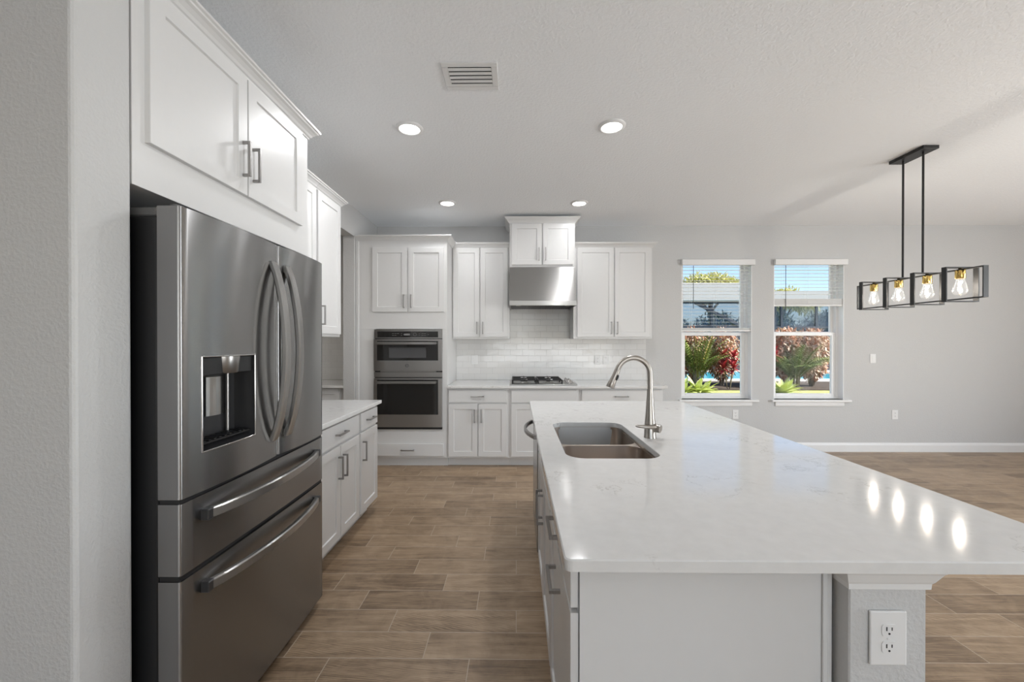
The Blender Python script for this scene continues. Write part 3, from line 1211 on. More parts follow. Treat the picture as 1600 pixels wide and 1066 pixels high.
# undermount double sink
sk = thing('kitchen_sink', 'stainless steel double bowl sink set under the island countertop', 'sink', (0, 0, ZB))
m = MB()
outer = rrect(SX0 - 0.025, SX1 + 0.025, SY0 - 0.025, SY1 + 0.025, 0.09, 10)
inner = rrect(SX0 - 0.006, SX1 + 0.006, SY0 - 0.006, SY1 + 0.006, 0.085, 10)
m.rings([[(x, y, -0.001) for x, y in outer], [(x, y, -0.001) for x, y in inner], [(x, y, -0.016) for x, y in inner]], True, False, False, False)
m.build('rim', M['sink'], sk)
MY = (SY0 + SY1) / 2
for k, (a, b_) in enumerate(((SY0 - 0.006, MY - 0.008), (MY + 0.008, SY1 + 0.006))):
    q = MB()
    rings = []
    for ins, z, r in ((0.0, -0.0155, 0.075), (0.0, -0.030, 0.075), (0.004, -0.120, 0.070), (0.010, -0.180, 0.066), (0.022, -0.203, 0.055), (0.045, -0.211, 0.04), (0.10, -0.214, 0.03)):
        rings.append([(x, y, z) for x, y in rrect(SX0 - 0.006 + ins, SX1 + 0.006 - ins, a + ins, b_ - ins, r, 8)])
    q.rings(rings, True, False, True, True)
    bw = q.build('bowl', M['sink'], sk)
    q = MB()
    q.lathe([(0.042, -0.2135), (0.040, -0.2105), (0.030, -0.2110), (0.028, -0.2130)], (SX0 + SX1) / 2, (a + b_) / 2, 20)
    q.build('drain', M['chrome'], bw)
bm_ = bmesh.new()
edges_ = []
for pts_ in (rrect(SX0 - 0.0055, SX1 + 0.0055, SY0 - 0.0055, SY1 + 0.0055, 0.085, 10), rrect(SX0 - 0.006 + 0.002, SX1 + 0.006 - 0.002, SY0 - 0.004, MY - 0.010, 0.073, 8), rrect(SX0 - 0.006 + 0.002, SX1 + 0.006 - 0.002, MY + 0.010, SY1 + 0.004, 0.073, 8)):
    vs_ = [bm_.verts.new((x, y, -0.0152)) for x, y in pts_]
    edges_ += [bm_.edges.new((vs_[i], vs_[(i + 1) % len(vs_)])) for i in range(len(vs_))]
bmesh.ops.triangle_fill(bm_, use_beauty=True, use_dissolve=False, edges=edges_)
m = MB(); m.bm.free(); m.bm = bm_
m.build('divider', M['sink'], sk)

# faucet
fa = thing('kitchen_faucet', 'brushed nickel gooseneck pull-down faucet on the island beside the sink', 'faucet', (0.671, 2.064, ZT))
m = MB()
m.lathe([(0.030, 0.0), (0.030, 0.006), (0.0285, 0.010), (0.0265, 0.07), (0.0225, 0.11), (0.0165, 0.20), (0.0145, 0.245)], 0, 0, 24)
m.build('body', M['faucet'], fa)
arc = [(0, 0, 0.2455), (0, 0, 0.30)]
R = 0.083
for k in range(1, 17):
    a = PI * k / 16 * 0.90
    arc.append((-R + R * math.cos(a), 0, 0.318 + R * math.sin(a)))
m = MB(); m.tube(arc, 0.0132, 16)
m.build('spout', M['faucet'], fa)
end = Vector(arc[-1]); dr_ = (Vector(arc[-1]) - Vector(arc[-2])).normalized()
m = MB()
m.tube([end + dr_ * 0.0005, end + dr_ * 0.006, end + dr_ * 0.035, end + dr_ * 0.070, end + dr_ * 0.098, end + dr_ * 0.10], [0.0135, 0.0150, 0.0155, 0.0190, 0.0235, 0.022], 5)
sh = m.build('spray_head', M['faucet'], fa)
m = MB()
pc = end + dr_ * 0.045 + Vector((0.012, -0.010, 0.0))
m.tube([pc - dr_ * 0.014, pc, pc + dr_ * 0.014], [0.005, 0.0075, 0.005], 10)
m.build('spray_button', M['black'], sh)
m = MB()
m.cyl((0.008, -0.008, 0.055), (0.040, -0.036, 0.050), 0.021, 0.020, 22)
hb = m.build('valve_housing', M['faucet'], fa)
m = MB()
m.tube([(0.030, -0.028, 0.058), (0.005, -0.040, 0.060), (-0.030, -0.044, 0.062), (-0.072, -0.042, 0.066), (-0.084, -0.041, 0.067)], [0.0085, 0.0095, 0.0095, 0.0070, 0.0045], 12)
m.build('lever', M['faucet'], hb)

# island cabinets, fronts face -X; local x runs towards the camera
FX = 0.150
ID = 0.757 - FX - 0.002


def island_thing(name, label, cat, yfar, group=None):
    return thing(name, label, cat, (FX, yfar, 0), -PI / 2, group)


G = 'base cabinets of the island'
o = island_thing('base_cabinet', 'white island cabinet with drawer and pull-out door at the near end', 'cabinet', 1.600, G)
w = 1.600 - 1.008
body(o, 0.0005, w, 0.1, 0.884, ID)
drawer(o, 0.008, w + 0.012, 0.744, 0.870)
d = door(o, 0.008, w + 0.012, 0.112, 0.732)
pull(d, w / 2 + 0.010, 0.645, -0.019, False)
m = MB()
m.box(w + 0.0005, w + 0.018, 0.003, ID, 0.0, 0.884)
m.build('end_panel', M['cab'], o)
m = MB()
m.box(w + 0.0185, w + 0.024, ID - 0.022, ID - 0.001, 0.0, 0.884, 0.001)
m.box(w + 0.0185, w + 0.0245, ID - 0.012, ID - 0.008, 0.0, 0.884, 0.001)
m.build('corner_strip', M['cab'], o)
o = island_thing('base_cabinet', 'white two door sink base cabinet in the island below the sink', 'cabinet', 2.482, G)
w = 2.482 - 1.602
mm = MB()
mm.box(0.0005, 0.02, 0, ID, 0.1, 0.884); mm.box(w - 0.02, w, 0, ID, 0.1, 0.884)
mm.box(0.02, w - 0.02, 0, ID, 0.1, 0.12); mm.box(0.02, w - 0.02, ID - 0.01, ID, 0.12, 0.884)
mm.box(0.02, w - 0.02, 0, 0.018, 0.12, 0.884)
mm.build('body', M['cab'], o)
mm = MB(); mm.box(0.0005, w, 0.075, ID - 0.02, 0, 0.1)
mm.build('toe_kick', M['cab'], o)
drawer(o, 0.012, w - 0.012, 0.744, 0.870, False, 'false_front')
door(o, 0.012, w / 2 - 0.005, 0.112, 0.732, w / 2 - 0.036, 0.572)
door(o, w / 2 + 0.005, w - 0.012, 0.112, 0.732, w / 2 + 0.036, 0.572)
o = island_thing('base_cabinet', 'white filler cabinet closing the far end of the island', 'cabinet', 3.340, G)
m = MB(); m.box(0, 0.245, 0, ID, 0.0, 0.884, 0.001)
m.build('body', M['cab'], o)

dwr = island_thing('dishwasher', 'stainless steel dishwasher with bowed handle at the far end of the island', 'dishwasher', 3.092)
m = MB(); m.box(0.003, 0.604, 0.002, ID - 0.02, 0.1, 0.880)
m.build('tub', M['darkgrey'], dwr)
m = MB(); m.box(0.003, 0.604, -0.024, 0.0015, 0.11, 0.872, 0.004)
dd = m.build('door', M['steel'], dwr)
m = MB(); m.strap(bow((0.045, -0.030, 0.805), (0.562, -0.030, 0.805), 0.060), 0.026, 0.018, (0, 0, 1))
for x in (0.052, 0.555):
    m.box(x - 0.012, x + 0.012, -0.046, -0.022, 0.793, 0.817, 0.002)
m.build('handle', M['nickel'], dd)
m = MB(); m.box(0.003, 0.604, 0.06, 0.08, 0.0, 0.1)
m.build('toe_kick', M['black'], dwr)

# knee wall behind the island cabinets with a cap moulding
m = MB(); m.box(0.763, 0.939, 0.945, 3.340, 0, ZB - 0.001, 0.003)
struct('wall_island', m, M['wall'])
m = MB()
prof = [(0.001, -0.060), (0.005, -0.059), (0.006, -0.046), (0.010, -0.040), (0.020, -0.018), (0.026, -0.010), (0.027, -0.0015), (0.001, -0.0015)]
rs = []
for o_, h_ in prof:
    rs.append([(0.763 - o_, 0.989, ZB + h_), (0.763 - o_, 0.945 - o_, ZB + h_), (0.939 + o_, 0.945 - o_, ZB + h_), (0.939 + o_, 3.340, ZB + h_)])
m.rings(rs, False, False, False, False)
struct('trim_1', m, M['trim'])
m = MB(); m.box(0.9395, 0.953, 0.945, 3.34, 0, 0.12, 0.002)
struct('baseboard_island', m, M['trim'])


# ---------------------------------------------------------------- wall plates (front towards -Y)
def plate(label, x, y, z, kind, w=0.082, h=0.122, group=None):
    nm = 'light_switch' if kind == 'switch' else 'power_outlet'
    o = thing(nm, label, 'switch' if kind == 'switch' else 'outlet', (x, y, z), 0, group)
    mm = MB(); mm.box(-w / 2, w / 2, -0.006, 0.0, -h / 2, h / 2, 0.003, 0, 2)
    mm.build('cover_plate', M['plate'], o)
    if kind == 'switch':
        mm = MB(); mm.box(-0.017, 0.017, -0.0085, -0.006, -0.034, 0.034, 0.0012)
        mm.build('rocker', M['plate'], o)
    elif kind == 'decora':
        mm = MB(); mm.box(-0.017, 0.017, -0.0075, -0.006, -0.034, 0.034, 0.0012)
        f_ = mm.build('receptacle', M['plate'], o)
        mm = MB()
        for zz in (-0.02, 0.018):
            for xx in (-0.006, 0.006):
                mm.box(xx - 0.001, xx + 0.001, -0.0079, -0.0074, zz - 0.004, zz + 0.004)
            mm.cyl((0, -0.0074, zz - 0.009), (0, -0.0079, zz - 0.009), 0.002, None, 8)
        mm.build('slots', M['slot'], f_)
    else:
        for zz in (-0.0195, 0.0195):
            mm = MB()
            ring = []
            for yy in (-0.006, -0.0078):
                ring.append([(max(-0.0165, min(0.0165, 0.0185 * math.cos(a))), yy, zz + max(-0.0135, min(0.0135, 0.0185 * math.sin(a)))) for a in [2 * PI * k / 32 for k in range(32)]])
            mm.rings(ring, True, False, True, False)
            f_ = mm.build('receptacle', M['plate'], o)
            mm = MB()
            mm.box(-0.0072, -0.0048, -0.0083, -0.0076, zz - 0.001, zz + 0.008)
            mm.box(0.0048, 0.0070, -0.0083, -0.0076, zz, zz + 0.007)
            mm.cyl((0, -0.0076, zz - 0.0075), (0, -0.0083, zz - 0.0075), 0.0024, None, 10)
            mm.build('slots', M['slot'], f_)
        mm = MB(); mm.cyl((0, -0.0058, 0), (0, -0.0072, 0), 0.003, None, 12)
        mm.build('screw', M['plate'], o)
    return o


plate('white duplex outlet on the end of the island knee wall', 0.847, 0.9445, 0.717, 'duplex', 0.083, 0.124)
YT = YW - 0.0105
plate('white rocker plate on the tiles between oven tower and cooktop', -0.541, YT, 1.175, 'switch', 0.080, 0.116)
plate('white outlet on the backsplash tiles just right of the cooktop', 1.042, YT, 1.173, 'decora', 0.080, 0.120)
plate('white rocker plate on the tiles beside the backsplash outlet near the faucet', 1.150, YT, 1.173, 'switch', 0.080, 0.120)
plate('white light switch on the grey wall below the chandelier', 4.548, YW - 0.0005, 1.190, 'switch', 0.074, 0.118)
plate('white low outlet on the grey wall right of both windows', 4.829, YW - 0.0005, 0.474, 'duplex', 0.076, 0.118)
plate('white low outlet under the window nearest the cabinets', 2.807, YW - 0.0005, 0.474, 'duplex', 0.074, 0.116)


# ---------------------------------------------------------------- ceiling lights and vent
def can(x, y, label, power):
    o = thing('recessed_light', label, 'ceiling light', (x, y, H), 0, 'recessed lights in the kitchen ceiling')
    mm = MB()
    mm.lathe([(0.094, 0.0), (0.092, -0.006), (0.080, -0.013), (0.076, -0.015), (0.070, -0.012), (0.070, -0.004)], 0, 0, 36, False, False)
    mm.build('trim_ring', M['plate'], o)
    mm = MB()
    mm.lathe([(0.0705, -0.008), (0.045, -0.0135), (0.002, -0.015)], 0, 0, 32, False, True)
    mm.build('diffuser', M['lamp'], o)
    d_ = bpy.data.lights.new('recessed_lamp', 'AREA')
    d_.shape = 'DISK'
    d_.size = 0.13
    d_.energy = power
    d_.color = (0.98, 0.985, 1.0)
    lo = bpy.data.objects.new('recessed_lamp', d_)
    COL.objects.link(lo)
    lo.parent = o
    lo.location = (0, 0, -0.020)
    return o


can(-0.746, 2.856, 'round lit recessed light nearest the refrigerator, left of the vent', 10)
can(0.659, 2.846, 'round lit recessed light in the ceiling above the island faucet', 11)
can(-0.740, 4.382, 'round lit recessed light in front of the oven tower', 3.4)
can(0.671, 4.398, 'round lit recessed light by the small cabinet over the hood', 3.0)

vt = thing('ceiling_vent', 'white rectangular louvred air vent in the ceiling', 'vent', (-0.256, 2.305, H))
m = MB()
a, b_, ia, ib = 0.152, 0.118, 0.118, 0.084
for (x0, x1, y0, y1) in ((-a, a, -b_, -ib), (-a, a, ib, b_), (-a, -ia, -ib, ib), (ia, a, -ib, ib)):
    m.box(x0, x1, y0, y1, -0.008, -0.0005, 0.002)
m.build('frame', M['plate'], vt)
m = MB()
for k in range(5):
    y = -0.0835 + k * 0.0336
    for (ya_, yb_, za_, zb_) in ((y, y + 0.0275, -0.0125, -0.0095),):
        m._new([(-ia, ya_, za_), (ia, ya_, za_), (ia, yb_, zb_), (-ia, yb_, zb_), (-ia, ya_, za_ + 0.0015), (ia, ya_, za_ + 0.0015), (ia, yb_, zb_ + 0.0015), (-ia, yb_, zb_ + 0.0015)],
               [(0, 1, 2, 3), (4, 5, 6, 7), (0, 1, 5, 4), (1, 2, 6, 5), (2, 3, 7, 6), (3, 0, 4, 7)])
m.build('louvres', M['plate'], vt)
m = MB(); m.box(-ia, ia, -ib, ib, -0.0012, -0.0004)
m.build('duct_opening', M['darkgrey'], vt)

# ---------------------------------------------------------------- chandelier
CX, CY = 3.14, 3.285
ch = thing('chandelier', 'black linear chandelier with four glowing clear bulbs in square frames', 'chandelier', (CX, CY, 1.68))
m = MB(); m.box(-0.06, 0.06, -0.145, 0.145, H - 1.68 - 0.026, H - 1.68 - 0.0005, 0.002)
m.build('canopy', M['matblack'], ch)
for y in (-0.082, 0.082):
    m = MB(); m.cyl((0, y, 0.242), (0, y, H - 1.68 - 0.026), 0.0075, None, 12)
    m.build('rod', M['matblack'], ch)


def frame_loop(a0, a1, z0, z1, wid, t, along_y):
    q_ = MB()
    hw = wid / 2
    parts = ((a0, a0 + t, z0, z1), (a1 - t, a1, z0, z1), (a0 + t, a1 - t, z0, z0 + t), (a0 + t, a1 - t, z1 - t, z1))
    for (p, r, s, u) in parts:
        if along_y:
            q_.box(-hw, hw, p, r, s, u)
        else:
            q_.box(p, r, -hw, hw, s, u)
    return q_


frame_loop(-0.510, 0.510, 0.017, 0.231, 0.034, 0.007, True).build('long_frame', M['matblack'], ch)
for y in (-0.350, -0.117, 0.117, 0.350):
    q = MB()
    hw = 0.017
    for (p, r, s, u) in ((-0.115, -0.108, 0.0, 0.246), (0.108, 0.115, 0.0, 0.246), (-0.108, 0.108, 0.0, 0.007), (-0.108, 0.108, 0.239, 0.246)):
        q.box(p, r, y - hw, y + hw, s, u)
    q.build('square_frame', M['matblack'], ch)
    q = MB()
    q.lathe([(0.010, 0.2385), (0.012, 0.225), (0.0265, 0.223), (0.0275, 0.2205), (0.0275, 0.168), (0.0255, 0.164)], 0, y, 20)
    sc_ = q.build('socket', M['brass'], ch)
    q = MB()
    q.lathe([(0.022, 0.1638), (0.024, 0.155), (0.028, 0.138), (0.035, 0.112), (0.0405, 0.088), (0.041, 0.074), (0.037, 0.060), (0.025, 0.049), (0.012, 0.044), (0.001, 0.043)], 0, y, 24, False, True)
    bl = q.build('bulb', M['bulbglass'], ch)
    q = MB()
    pts = []
    for k in range(33):
        a = 2 * PI * k / 4
        pts.append((0.012 * math.cos(a) * (0.8 + 0.2 * math.cos(k)), y + 0.012 * math.sin(a), 0.148 - 0.080 * (0.5 - 0.5 * math.cos(PI * k / 4)) * 0.95))
    q.tube(pts, 0.0035, 6)
    q.build('filament', M['filament'], bl)
    d_ = bpy.data.lights.new('bulb_lamp', 'POINT')
    d_.energy = 5.0
    d_.shadow_soft_size = 0.010
    d_.color = (1.0, 0.93, 0.82)
    lo = bpy.data.objects.new('bulb_lamp', d_)
    COL.objects.link(lo)
    lo.parent = ch
    lo.location = (0, y, 0.100)

# ---------------------------------------------------------------- pantry seen through the passage
pc_ = thing('pantry_cabinet', 'white base cabinet in the pantry seen through the left passage', 'cabinet', (-3.9, FY, 0))
PW = 1.965
body(pc_, 0, PW, 0.1, 0.884, DEP)
for k in range(4):
    x = PW - 0.035 - 0.44 * (k + 1)
    door(pc_, x, x + 0.43, 0.12, 0.875 if k == 0 else 0.70, x + 0.03, 0.6)
m = MB(); m.box(-3.9, XL - 0.127, 4.53, YW - 0.011, 0.886, 0.914, 0.003)
tag(m.build('pantry_countertop', M['quartz']), 'white countertop in the pantry beyond the left passage', 'countertop')
m = MB(); m.box(-3.9, XL - 0.126, YW - 0.010, YW, 0.914, 1.9)
struct('wall_pantry_backsplash', m, M['tile'])
d_ = bpy.data.lights.new('pantry_fill', 'AREA')  # added fill lamp without a fixture, keeps the pantry from going dim
d_.shape = 'DISK'; d_.size = 0.2; d_.energy = 9; d_.color = (1.0, 0.94, 0.86)
lo = bpy.data.objects.new('pantry_fill', d_); COL.objects.link(lo); lo.location = (-3.0, 3.6, H - 0.02)

# ---------------------------------------------------------------- outside
def leafmat(name, c0, c1, rough=0.45):
    t = plain(name, c0, rough)
    t.l(t.ramp(t.noise(7, 3, 0.6, t.coords()), [(0.32, c0), (0.68, c1)]), t.b.inputs['Base Color'])
    t.b.inputs['Transmission Weight'].default_value = 0.0
    return t.m


M['grass'] = leafmat('lawn_grass', (0.24, 0.27, 0.08), (0.42, 0.43, 0.17), 0.8)
M['mulch'] = leafmat('dark_mulch', (0.025, 0.018, 0.014), (0.07, 0.05, 0.035), 0.9)
M['deck'] = leafmat('pale_deck', (0.50, 0.48, 0.45), (0.62, 0.60, 0.57), 0.7)
M['palm'] = leafmat('palm_leaf', (0.07, 0.13, 0.03), (0.24, 0.30, 0.07))
M['palm_yellow'] = leafmat('palm_yellow', (0.28, 0.20, 0.05), (0.42, 0.34, 0.10))
M['brom'] = leafmat('light_green_leaf', (0.33, 0.41, 0.09), (0.58, 0.63, 0.28))
M['ti'] = leafmat('red_ti_leaf', (0.22, 0.014, 0.028), (0.46, 0.06, 0.07))
M['copper'] = leafmat('copper_leaf', (0.46, 0.29, 0.20), (0.76, 0.60, 0.47))
M['copper_red'] = leafmat('copper_red_leaf', (0.34, 0.12, 0.07), (0.55, 0.28, 0.17))
M['darkleaf'] = leafmat('dark_tree_leaf', (0.05, 0.08, 0.03), (0.13, 0.16, 0.06))
M['treeleaf'] = leafmat('yellow_green_tree_leaf', (0.42, 0.44, 0.12), (0.70, 0.66, 0.28))  # yellow-green is the leaf colour itself
M['bark'] = leafmat('bark', (0.11, 0.085, 0.06), (0.26, 0.22, 0.17), 0.85)
M['bronze'] = plain('bronze_aluminium', (0.022, 0.032, 0.050), 0.45).m
M['fascia'] = speckle('pale_roof_fascia', (0.36, 0.345, 0.34), 0.6)
wt = plain('pool_water', (0.05, 0.42, 0.55), 0.06)
wt.bump(wt.noise(3, 3, 0.5, wt.coords()), 0.3, 0.05)
M['water'] = wt.m
t = NT('insect_screen')
tr = t.n('BsdfTransparent'); df = t.n('BsdfDiffuse'); mx = t.n('MixShader')
df.inputs[0].default_value = (0.09, 0.12, 0.17, 1)
mx.inputs[0].default_value = 0.42
t.l(tr.outputs[0], mx.inputs[1]); t.l(df.outputs[0], mx.inputs[2]); t.l(mx.outputs[0], t.out.inputs[0])
M['screen'] = t.m

GZ = -0.15
m = MB(); m.box(-20, 60, 5.48, 13.35, GZ - 0.4, GZ)
m.box(-20, 60, 13.35, 70, GZ - 0.4, GZ - 0.02)
struct('lawn', m, M['grass'])
m = MB(); m.box(-2, 14, 5.48, 9.6, GZ - 0.1, GZ + 0.03, 0.01)  # unseen pale slab added to bounce sun through the back windows onto the ceiling
struct('bounce_slab', m, M['deck'])
m = MB(); m.box(2, 22, 13.35, 16.2, GZ - 0.1, GZ + 0.02)
struct('planting_bed', m, M['mulch'])
m = MB(); m.box(2, 24, 16.2, 24, GZ - 0.1, GZ + 0.05)
struct('pool_deck', m, M['deck'])
m = MB(); m.box(4, 20, 17.2, 21, GZ - 0.05, GZ + 0.06)
o = m.build('pool', M['water'], None, 'structure')


def rot_to(d):
    return Vector(d).to_track_quat('Y', 'Z')


def blade(q, p, d, length, width, droop, mi=0, n=4, fold=0.15):
    """a single curved leaf blade starting at p in direction d"""
    p = Vector(p); d = Vector(d).normalized()
    side = d.cross(Vector((0, 0, 1)))
    if side.length < 0.05:
        side = Vector((1, 0, 0))
    side.normalize()
    rows = []
    pos = p.copy()
    for k in range(n + 1):
        t_ = k / n
        w_ = width * math.sin(PI * (0.08 + 0.92 * t_) ** 0.8) * 0.5 + 0.001
        up = Vector((0, 0, 1)) * (w_ * fold)
        rows.append((pos - side * w_ + up, pos.copy(), pos + side * w_ + up))
        d = (d + Vector((0, 0, -droop / n))).normalized()
        pos = pos + d * (length / n)
    vs = [q.bm.verts.new(v) for r_ in rows for v in r_]
    for k in range(n):
        for j in range(2):
            f = q.bm.faces.new((vs[k * 3 + j], vs[k * 3 + j + 1], vs[k * 3 + 4 + j], vs[k * 3 + 3 + j]))
            f.material_index = mi
            f.smooth = True


def leafball(q, c, r, n, size, rnd, mi=0, nmi=1):
    """loose leaves scattered through an ellipsoid"""
    for _ in range(n):
        while True:
            v = Vector((rnd.uniform(-1, 1), rnd.uniform(-1, 1), rnd.uniform(-1, 1)))
            if 0.25 < v.length < 1:
                break
        p = Vector((c[0] + v.x * r[0], c[1] + v.y * r[1], c[2] + v.z * r[2]))
        d = (v.normalized() * 0.7 + Vector((rnd.uniform(-1, 1), rnd.uniform(-1, 1), rnd.uniform(-0.9, 0.9)))).normalized()
        blade(q, p, d, size * rnd.uniform(0.7, 1.3), size * 0.30, rnd.uniform(0.2, 0.9), mi + (rnd.randrange(nmi)), 2)


def palm(x, y, label, seed, hgt, nf, mats, spread=1.0):
    rnd = random.Random(seed)
    o = thing('areca_palm', label, 'plant', (x, y, GZ + 0.01), 0, 'areca palms in the planting bed')
    q = MB()
    for k in range(5):
        a = rnd.uniform(0, 2 * PI)
        q.tube([(0.10 * math.cos(a), 0.10 * math.sin(a), 0), (0.14 * math.cos(a), 0.14 * math.sin(a), hgt * 0.35)], [0.035, 0.025], 7)
    q.build('stems', M['bark'], o)
    q = MB()
    for k in range(nf):
        a = 2 * PI * k / nf + rnd.uniform(-0.3, 0.3)
        tilt = rnd.uniform(0.25, 1.0) * spread
        d = Vector((math.cos(a) * math.sin(tilt), math.sin(a) * math.sin(tilt), math.cos(tilt)))
        L = hgt * rnd.uniform(0.6, 0.95)
        p = Vector((0.1 * math.cos(a), 0.1 * math.sin(a), hgt * rnd.uniform(0.15, 0.35)))
        n = 16
        mi = 1 if rnd.random() < 0.28 else 0
        side = d.cross(Vector((0, 0, 1))).normalized()
        rach = [p.copy()]
        for i in range(n):
            d = (d + Vector((0, 0, -1.1 / n * (0.4 + i / n)))).normalized()
            p = p + d * (L / n)
            rach.append(p.copy())
            if i > 1:
                ll = 0.34 * math.sin(PI * (i + 1) / (n + 1.5)) + 0.06
                for s in (-1, 1):
                    blade(q, p, d * 0.75 + side * s + Vector((0, 0, 0.25)), ll, 0.045, 0.7, mi, 2)
        q.tube(rach, 0.008, 5, False, mi)
    q.build('fronds', mats, o)
    return o


def rosette(x, y, label, seed, rad, n, mat):
    rnd = random.Random(seed)
    q = MB()
    for k in range(n):
        a = 2 * PI * k * 0.381966 + rnd.uniform(-0.2, 0.2)
        tilt = 0.25 + 1.0 * k / n
        blade(q, (0.02 * math.cos(a), 0.02 * math.sin(a), 0.0), (math.cos(a) * math.sin(tilt), math.sin(a) * math.sin(tilt), math.cos(tilt)), rad * rnd.uniform(0.85, 1.2), rad * 0.34, 0.7, 0, 5, 0.5)
    o = q.build('bromeliad', mat)
    o.location = (x, y, GZ + 0.005)
    tag(o, label, 'plant', 'light green bromeliads along the lawn edge')
    return o


def copper_bush(x, y, label, seed, hgt, rad, mats, n=900):
    rnd = random.Random(seed)
    o = thing('copperleaf_shrub', label, 'shrub', (x, y, GZ + 0.01), 0, 'copper leaved shrubs behind the palms')
    q = MB()
    tips = []
    for k in range(11):
        a = 2 * PI * k / 11 + rnd.uniform(-0.2, 0.2)
        e1 = Vector((rad * 0.7 * math.cos(a) * rnd.uniform(0.2, 1), rad * 0.5 * math.sin(a) * rnd.uniform(0.2, 1), hgt * rnd.uniform(0.45, 0.8)))
        q.tube([(0.06 * math.cos(a), 0.06 * math.sin(a), 0), e1 * 0.5 + Vector((0, 0, 0.05)), e1], [0.02, 0.014, 0.008], 5)
        tips.append(e1)
    q.build('stems', M['bark'], o)
    q = MB()
    leafball(q, (0, 0, hgt * 0.72), (rad, rad * 0.8, hgt * 0.32), n, 0.17, rnd, 0, len(mats))
    leafball(q, (0, 0, hgt * 0.40), (rad * 0.8, rad * 0.6, hgt * 0.28), n * 2 // 3, 0.16, rnd, 0, len(mats))
    q.build('foliage', mats, o)
    return o


def ti_plant(x, y, label, seed, hgt):
    rnd = random.Random(seed)
    o = thing('ti_plant', label, 'plant', (x, y, GZ + 0.01), 0, 'red ti plants')
    q = MB(); heads = []
    for k in range(4):
        a = 2 * PI * k / 4 + 0.4
        hh = hgt * rnd.uniform(0.55, 0.85)
        e1 = Vector((0.22 * math.cos(a), 0.16 * math.sin(a), hh))
        q.tube([(0.05 * math.cos(a), 0.05 * math.sin(a), 0), e1], [0.018, 0.012], 6)
        heads.append(e1)
    q.build('stems', M['bark'], o)
    q = MB()
    for h_ in heads:
        for k in range(22):
            a = 2.4 * k
            tl = 0.3 + 1.3 * k / 22
            blade(q, h_ - Vector((0, 0, 0.15 * k / 22)), (math.cos(a) * math.sin(tl), math.sin(a) * math.sin(tl), math.cos(tl)), 0.34, 0.10, 0.8, 0, 4)
    q.build('leaves', M['ti'], o)
    return o


def tree(x, y, label, seed, trunk_h, crown_r, leaf, n, size, group='trees beyond the pool'):
    rnd = random.Random(seed)
    o = thing('leafy_tree', label, 'tree', (x, y, GZ - 0.02), 0, group)
    q = MB()
    q.tube([(0, 0, 0), (0.1, 0, trunk_h * 0.6), (0.0, 0, trunk_h)], [0.22, 0.17, 0.10], 9)
    for k in range(7):
        a = 2 * PI * k / 7
        q.tube([(0, 0, trunk_h * 0.8), (crown_r[0] * 0.45 * math.cos(a), crown_r[1] * 0.45 * math.sin(a), trunk_h + crown_r[2] * rnd.uniform(0.2, 0.7))], [0.07, 0.025], 6)
    q.build('trunk', M['bark'], o)
    q = MB()
    for k in range(14):
        a = 2.399 * k
        f = math.sqrt((k + 0.5) / 14)
        c = (crown_r[0] * 0.72 * f * math.cos(a), crown_r[1] * 0.72 * f * math.sin(a), trunk_h + crown_r[2] * (0.25 + 0.75 * (1 - f * f) * rnd.uniform(0.6, 1.0)))
        leafball(q, c, (crown_r[0] * 0.36, crown_r[1] * 0.36, crown_r[2] * 0.30), n // 14, size, rnd)
    q.build('crown', leaf, o)
    return o


PM = [M['palm'], M['palm_yellow']]
M['straw'] = leafmat('dry_straw_leaf', (0.46, 0.34, 0.22), (0.76, 0.64, 0.48))
CM = [M['copper'], M['straw'], M['copper_red']]
palm(6.10, 13.85, 'big green areca palm seen through the window closest to the cabinets', 3, 1.75, 34, PM, 0.62)
palm(9.35, 13.85, 'bushy green palm seen through the window nearest the chandelier', 5, 1.35, 36, [M['palm'], M['palm']], 0.72)
ti_plant(6.98, 13.55, 'red ti plant beside the palm, through the window closest to the cabinets', 2, 1.35)
ti_plant(8.62, 14.1, 'dark red ti plant through the window nearest the chandelier', 9, 1.5)
for k, (x, y, lab) in enumerate((
        (5.55, 14.75, 'copper shrub left of the palm, in the window closest to the cabinets'),
        (6.45, 14.9, 'copper shrub behind the big palm and red ti plant'),
        (7.35, 14.75, 'copper shrub at the right edge of the window closest to the cabinets'),
        (8.75, 14.85, 'copper shrub behind the dark red ti plant'),
        (9.65, 14.75, 'copper shrub behind the bushy palm'),
        (10.45, 14.6, 'copper shrub at the right edge of the window nearest the chandelier'))):
    copper_bush(x, y, lab, 20 + k, 1.95, 0.60, CM, 1900)
rosette(4.95, 12.25, 'light green bromeliad at the lower left corner of the window closest to the cabinets', 31, 0.55, 20, M['brom'])
rosette(5.45, 12.45, 'light green bromeliad in front of the big palm stems', 32, 0.55, 20, M['brom'])
rosette(5.85, 12.75, 'small light green bromeliad between palm and red ti plant', 33, 0.42, 16, M['brom'])
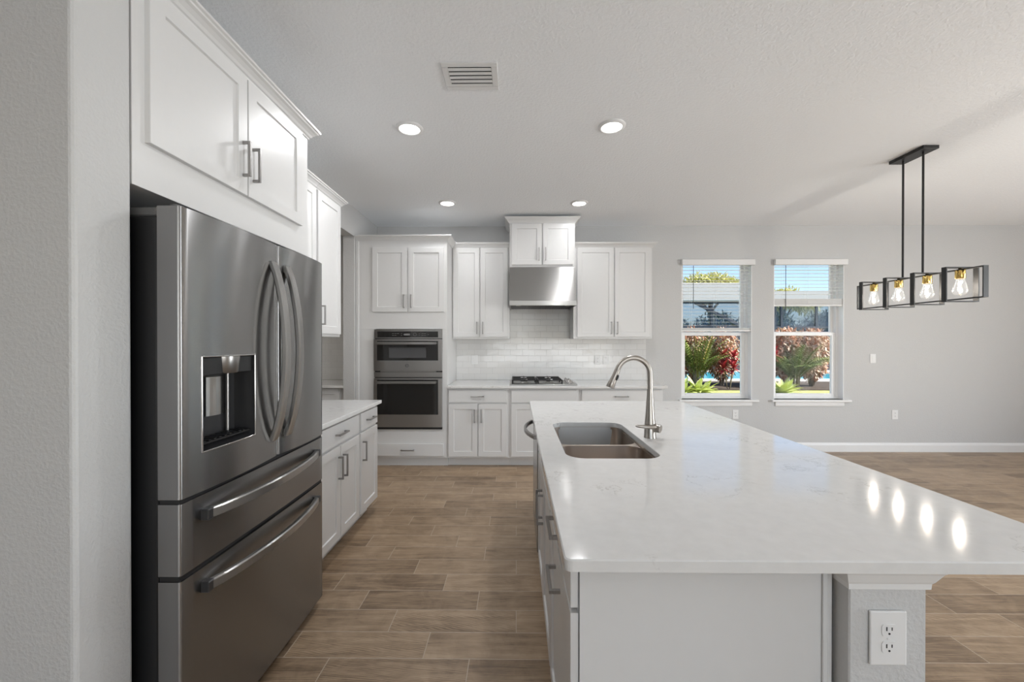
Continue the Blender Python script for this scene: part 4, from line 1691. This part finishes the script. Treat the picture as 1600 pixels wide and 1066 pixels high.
rosette(7.95, 12.35, 'light green bromeliad at the lower left corner of the window nearest the chandelier', 34, 0.55, 18, M['brom'])
rosette(8.35, 12.75, 'light green bromeliad at the foot of the bushy palm', 35, 0.45, 16, M['brom'])

# neighbouring screened enclosure with its fascia
se = thing('pool_enclosure', 'dark screened pool enclosure with pale fascia beyond the shrubs', 'pool enclosure', (12.0, 22.6, GZ + 0.051))
m = MB()
for k in range(9):
    x = -7.0 + k * 1.9
    m.box(x - 0.05, x + 0.05, -0.05, 0.05, 0, 3.75)
for z in (0.05, 1.0, 2.35, 3.70):
    m.box(-7.0, 8.2, -0.04, 0.04, z - 0.05, z + 0.05)
for (xa, za, xb, zb) in ((-6.2, 3.7, -1.6, 1.5), (-7.0, 2.5, -3.9, 0.9), (-2.2, 3.7, 0.4, 2.35)):
    m.strap([(xa, -0.02, za), (xb, -0.02, zb)], 0.10, 0.16, (0, 1, 0), 0, 0.1)
m.box(1.95, 2.2, -0.06, 0.06, 0, 3.7)
m.build('frame', M['bronze'], se)
m = MB(); m.box(-7.0, 8.2, 0.05, 0.056, 0, 3.72)
m.build('screen_mesh', M['screen'], se)
m = MB()
m.box(-8.0, 0.6, -0.5, 0.2, 3.76, 4.72, 0.02)
m.box(0.6, 9.0, -0.3, 0.4, 3.76, 4.30, 0.02)
m.build('fascia', M['fascia'], se)

tree(13.6, 29.0, 'yellow green tree crown rising above the pale fascia', 41, 4.5, (2.9, 2.5, 1.75), M['treeleaf'], 5600, 0.34)
tree(21.2, 33.0, 'low yellow green tree just clearing the fascia through the window nearest the chandelier', 42, 3.9, (2.6, 2.5, 1.9), M['treeleaf'], 4200, 0.34)
for k, (x, y, lab) in enumerate((
        (9.5, 26.5, 'dark tree behind the left end of the enclosure'),
        (12.8, 26.2, 'dark tree behind the middle of the enclosure'),
        (16.4, 26.5, 'dark tree behind the enclosure, left half of the window nearest the chandelier'),
        (19.6, 26.0, 'dark tree behind the right end of the enclosure'))):
    tree(x, y, lab, 50 + k, 1.2, (2.3, 1.6, 2.1), M['darkleaf'], 4200, 0.30)
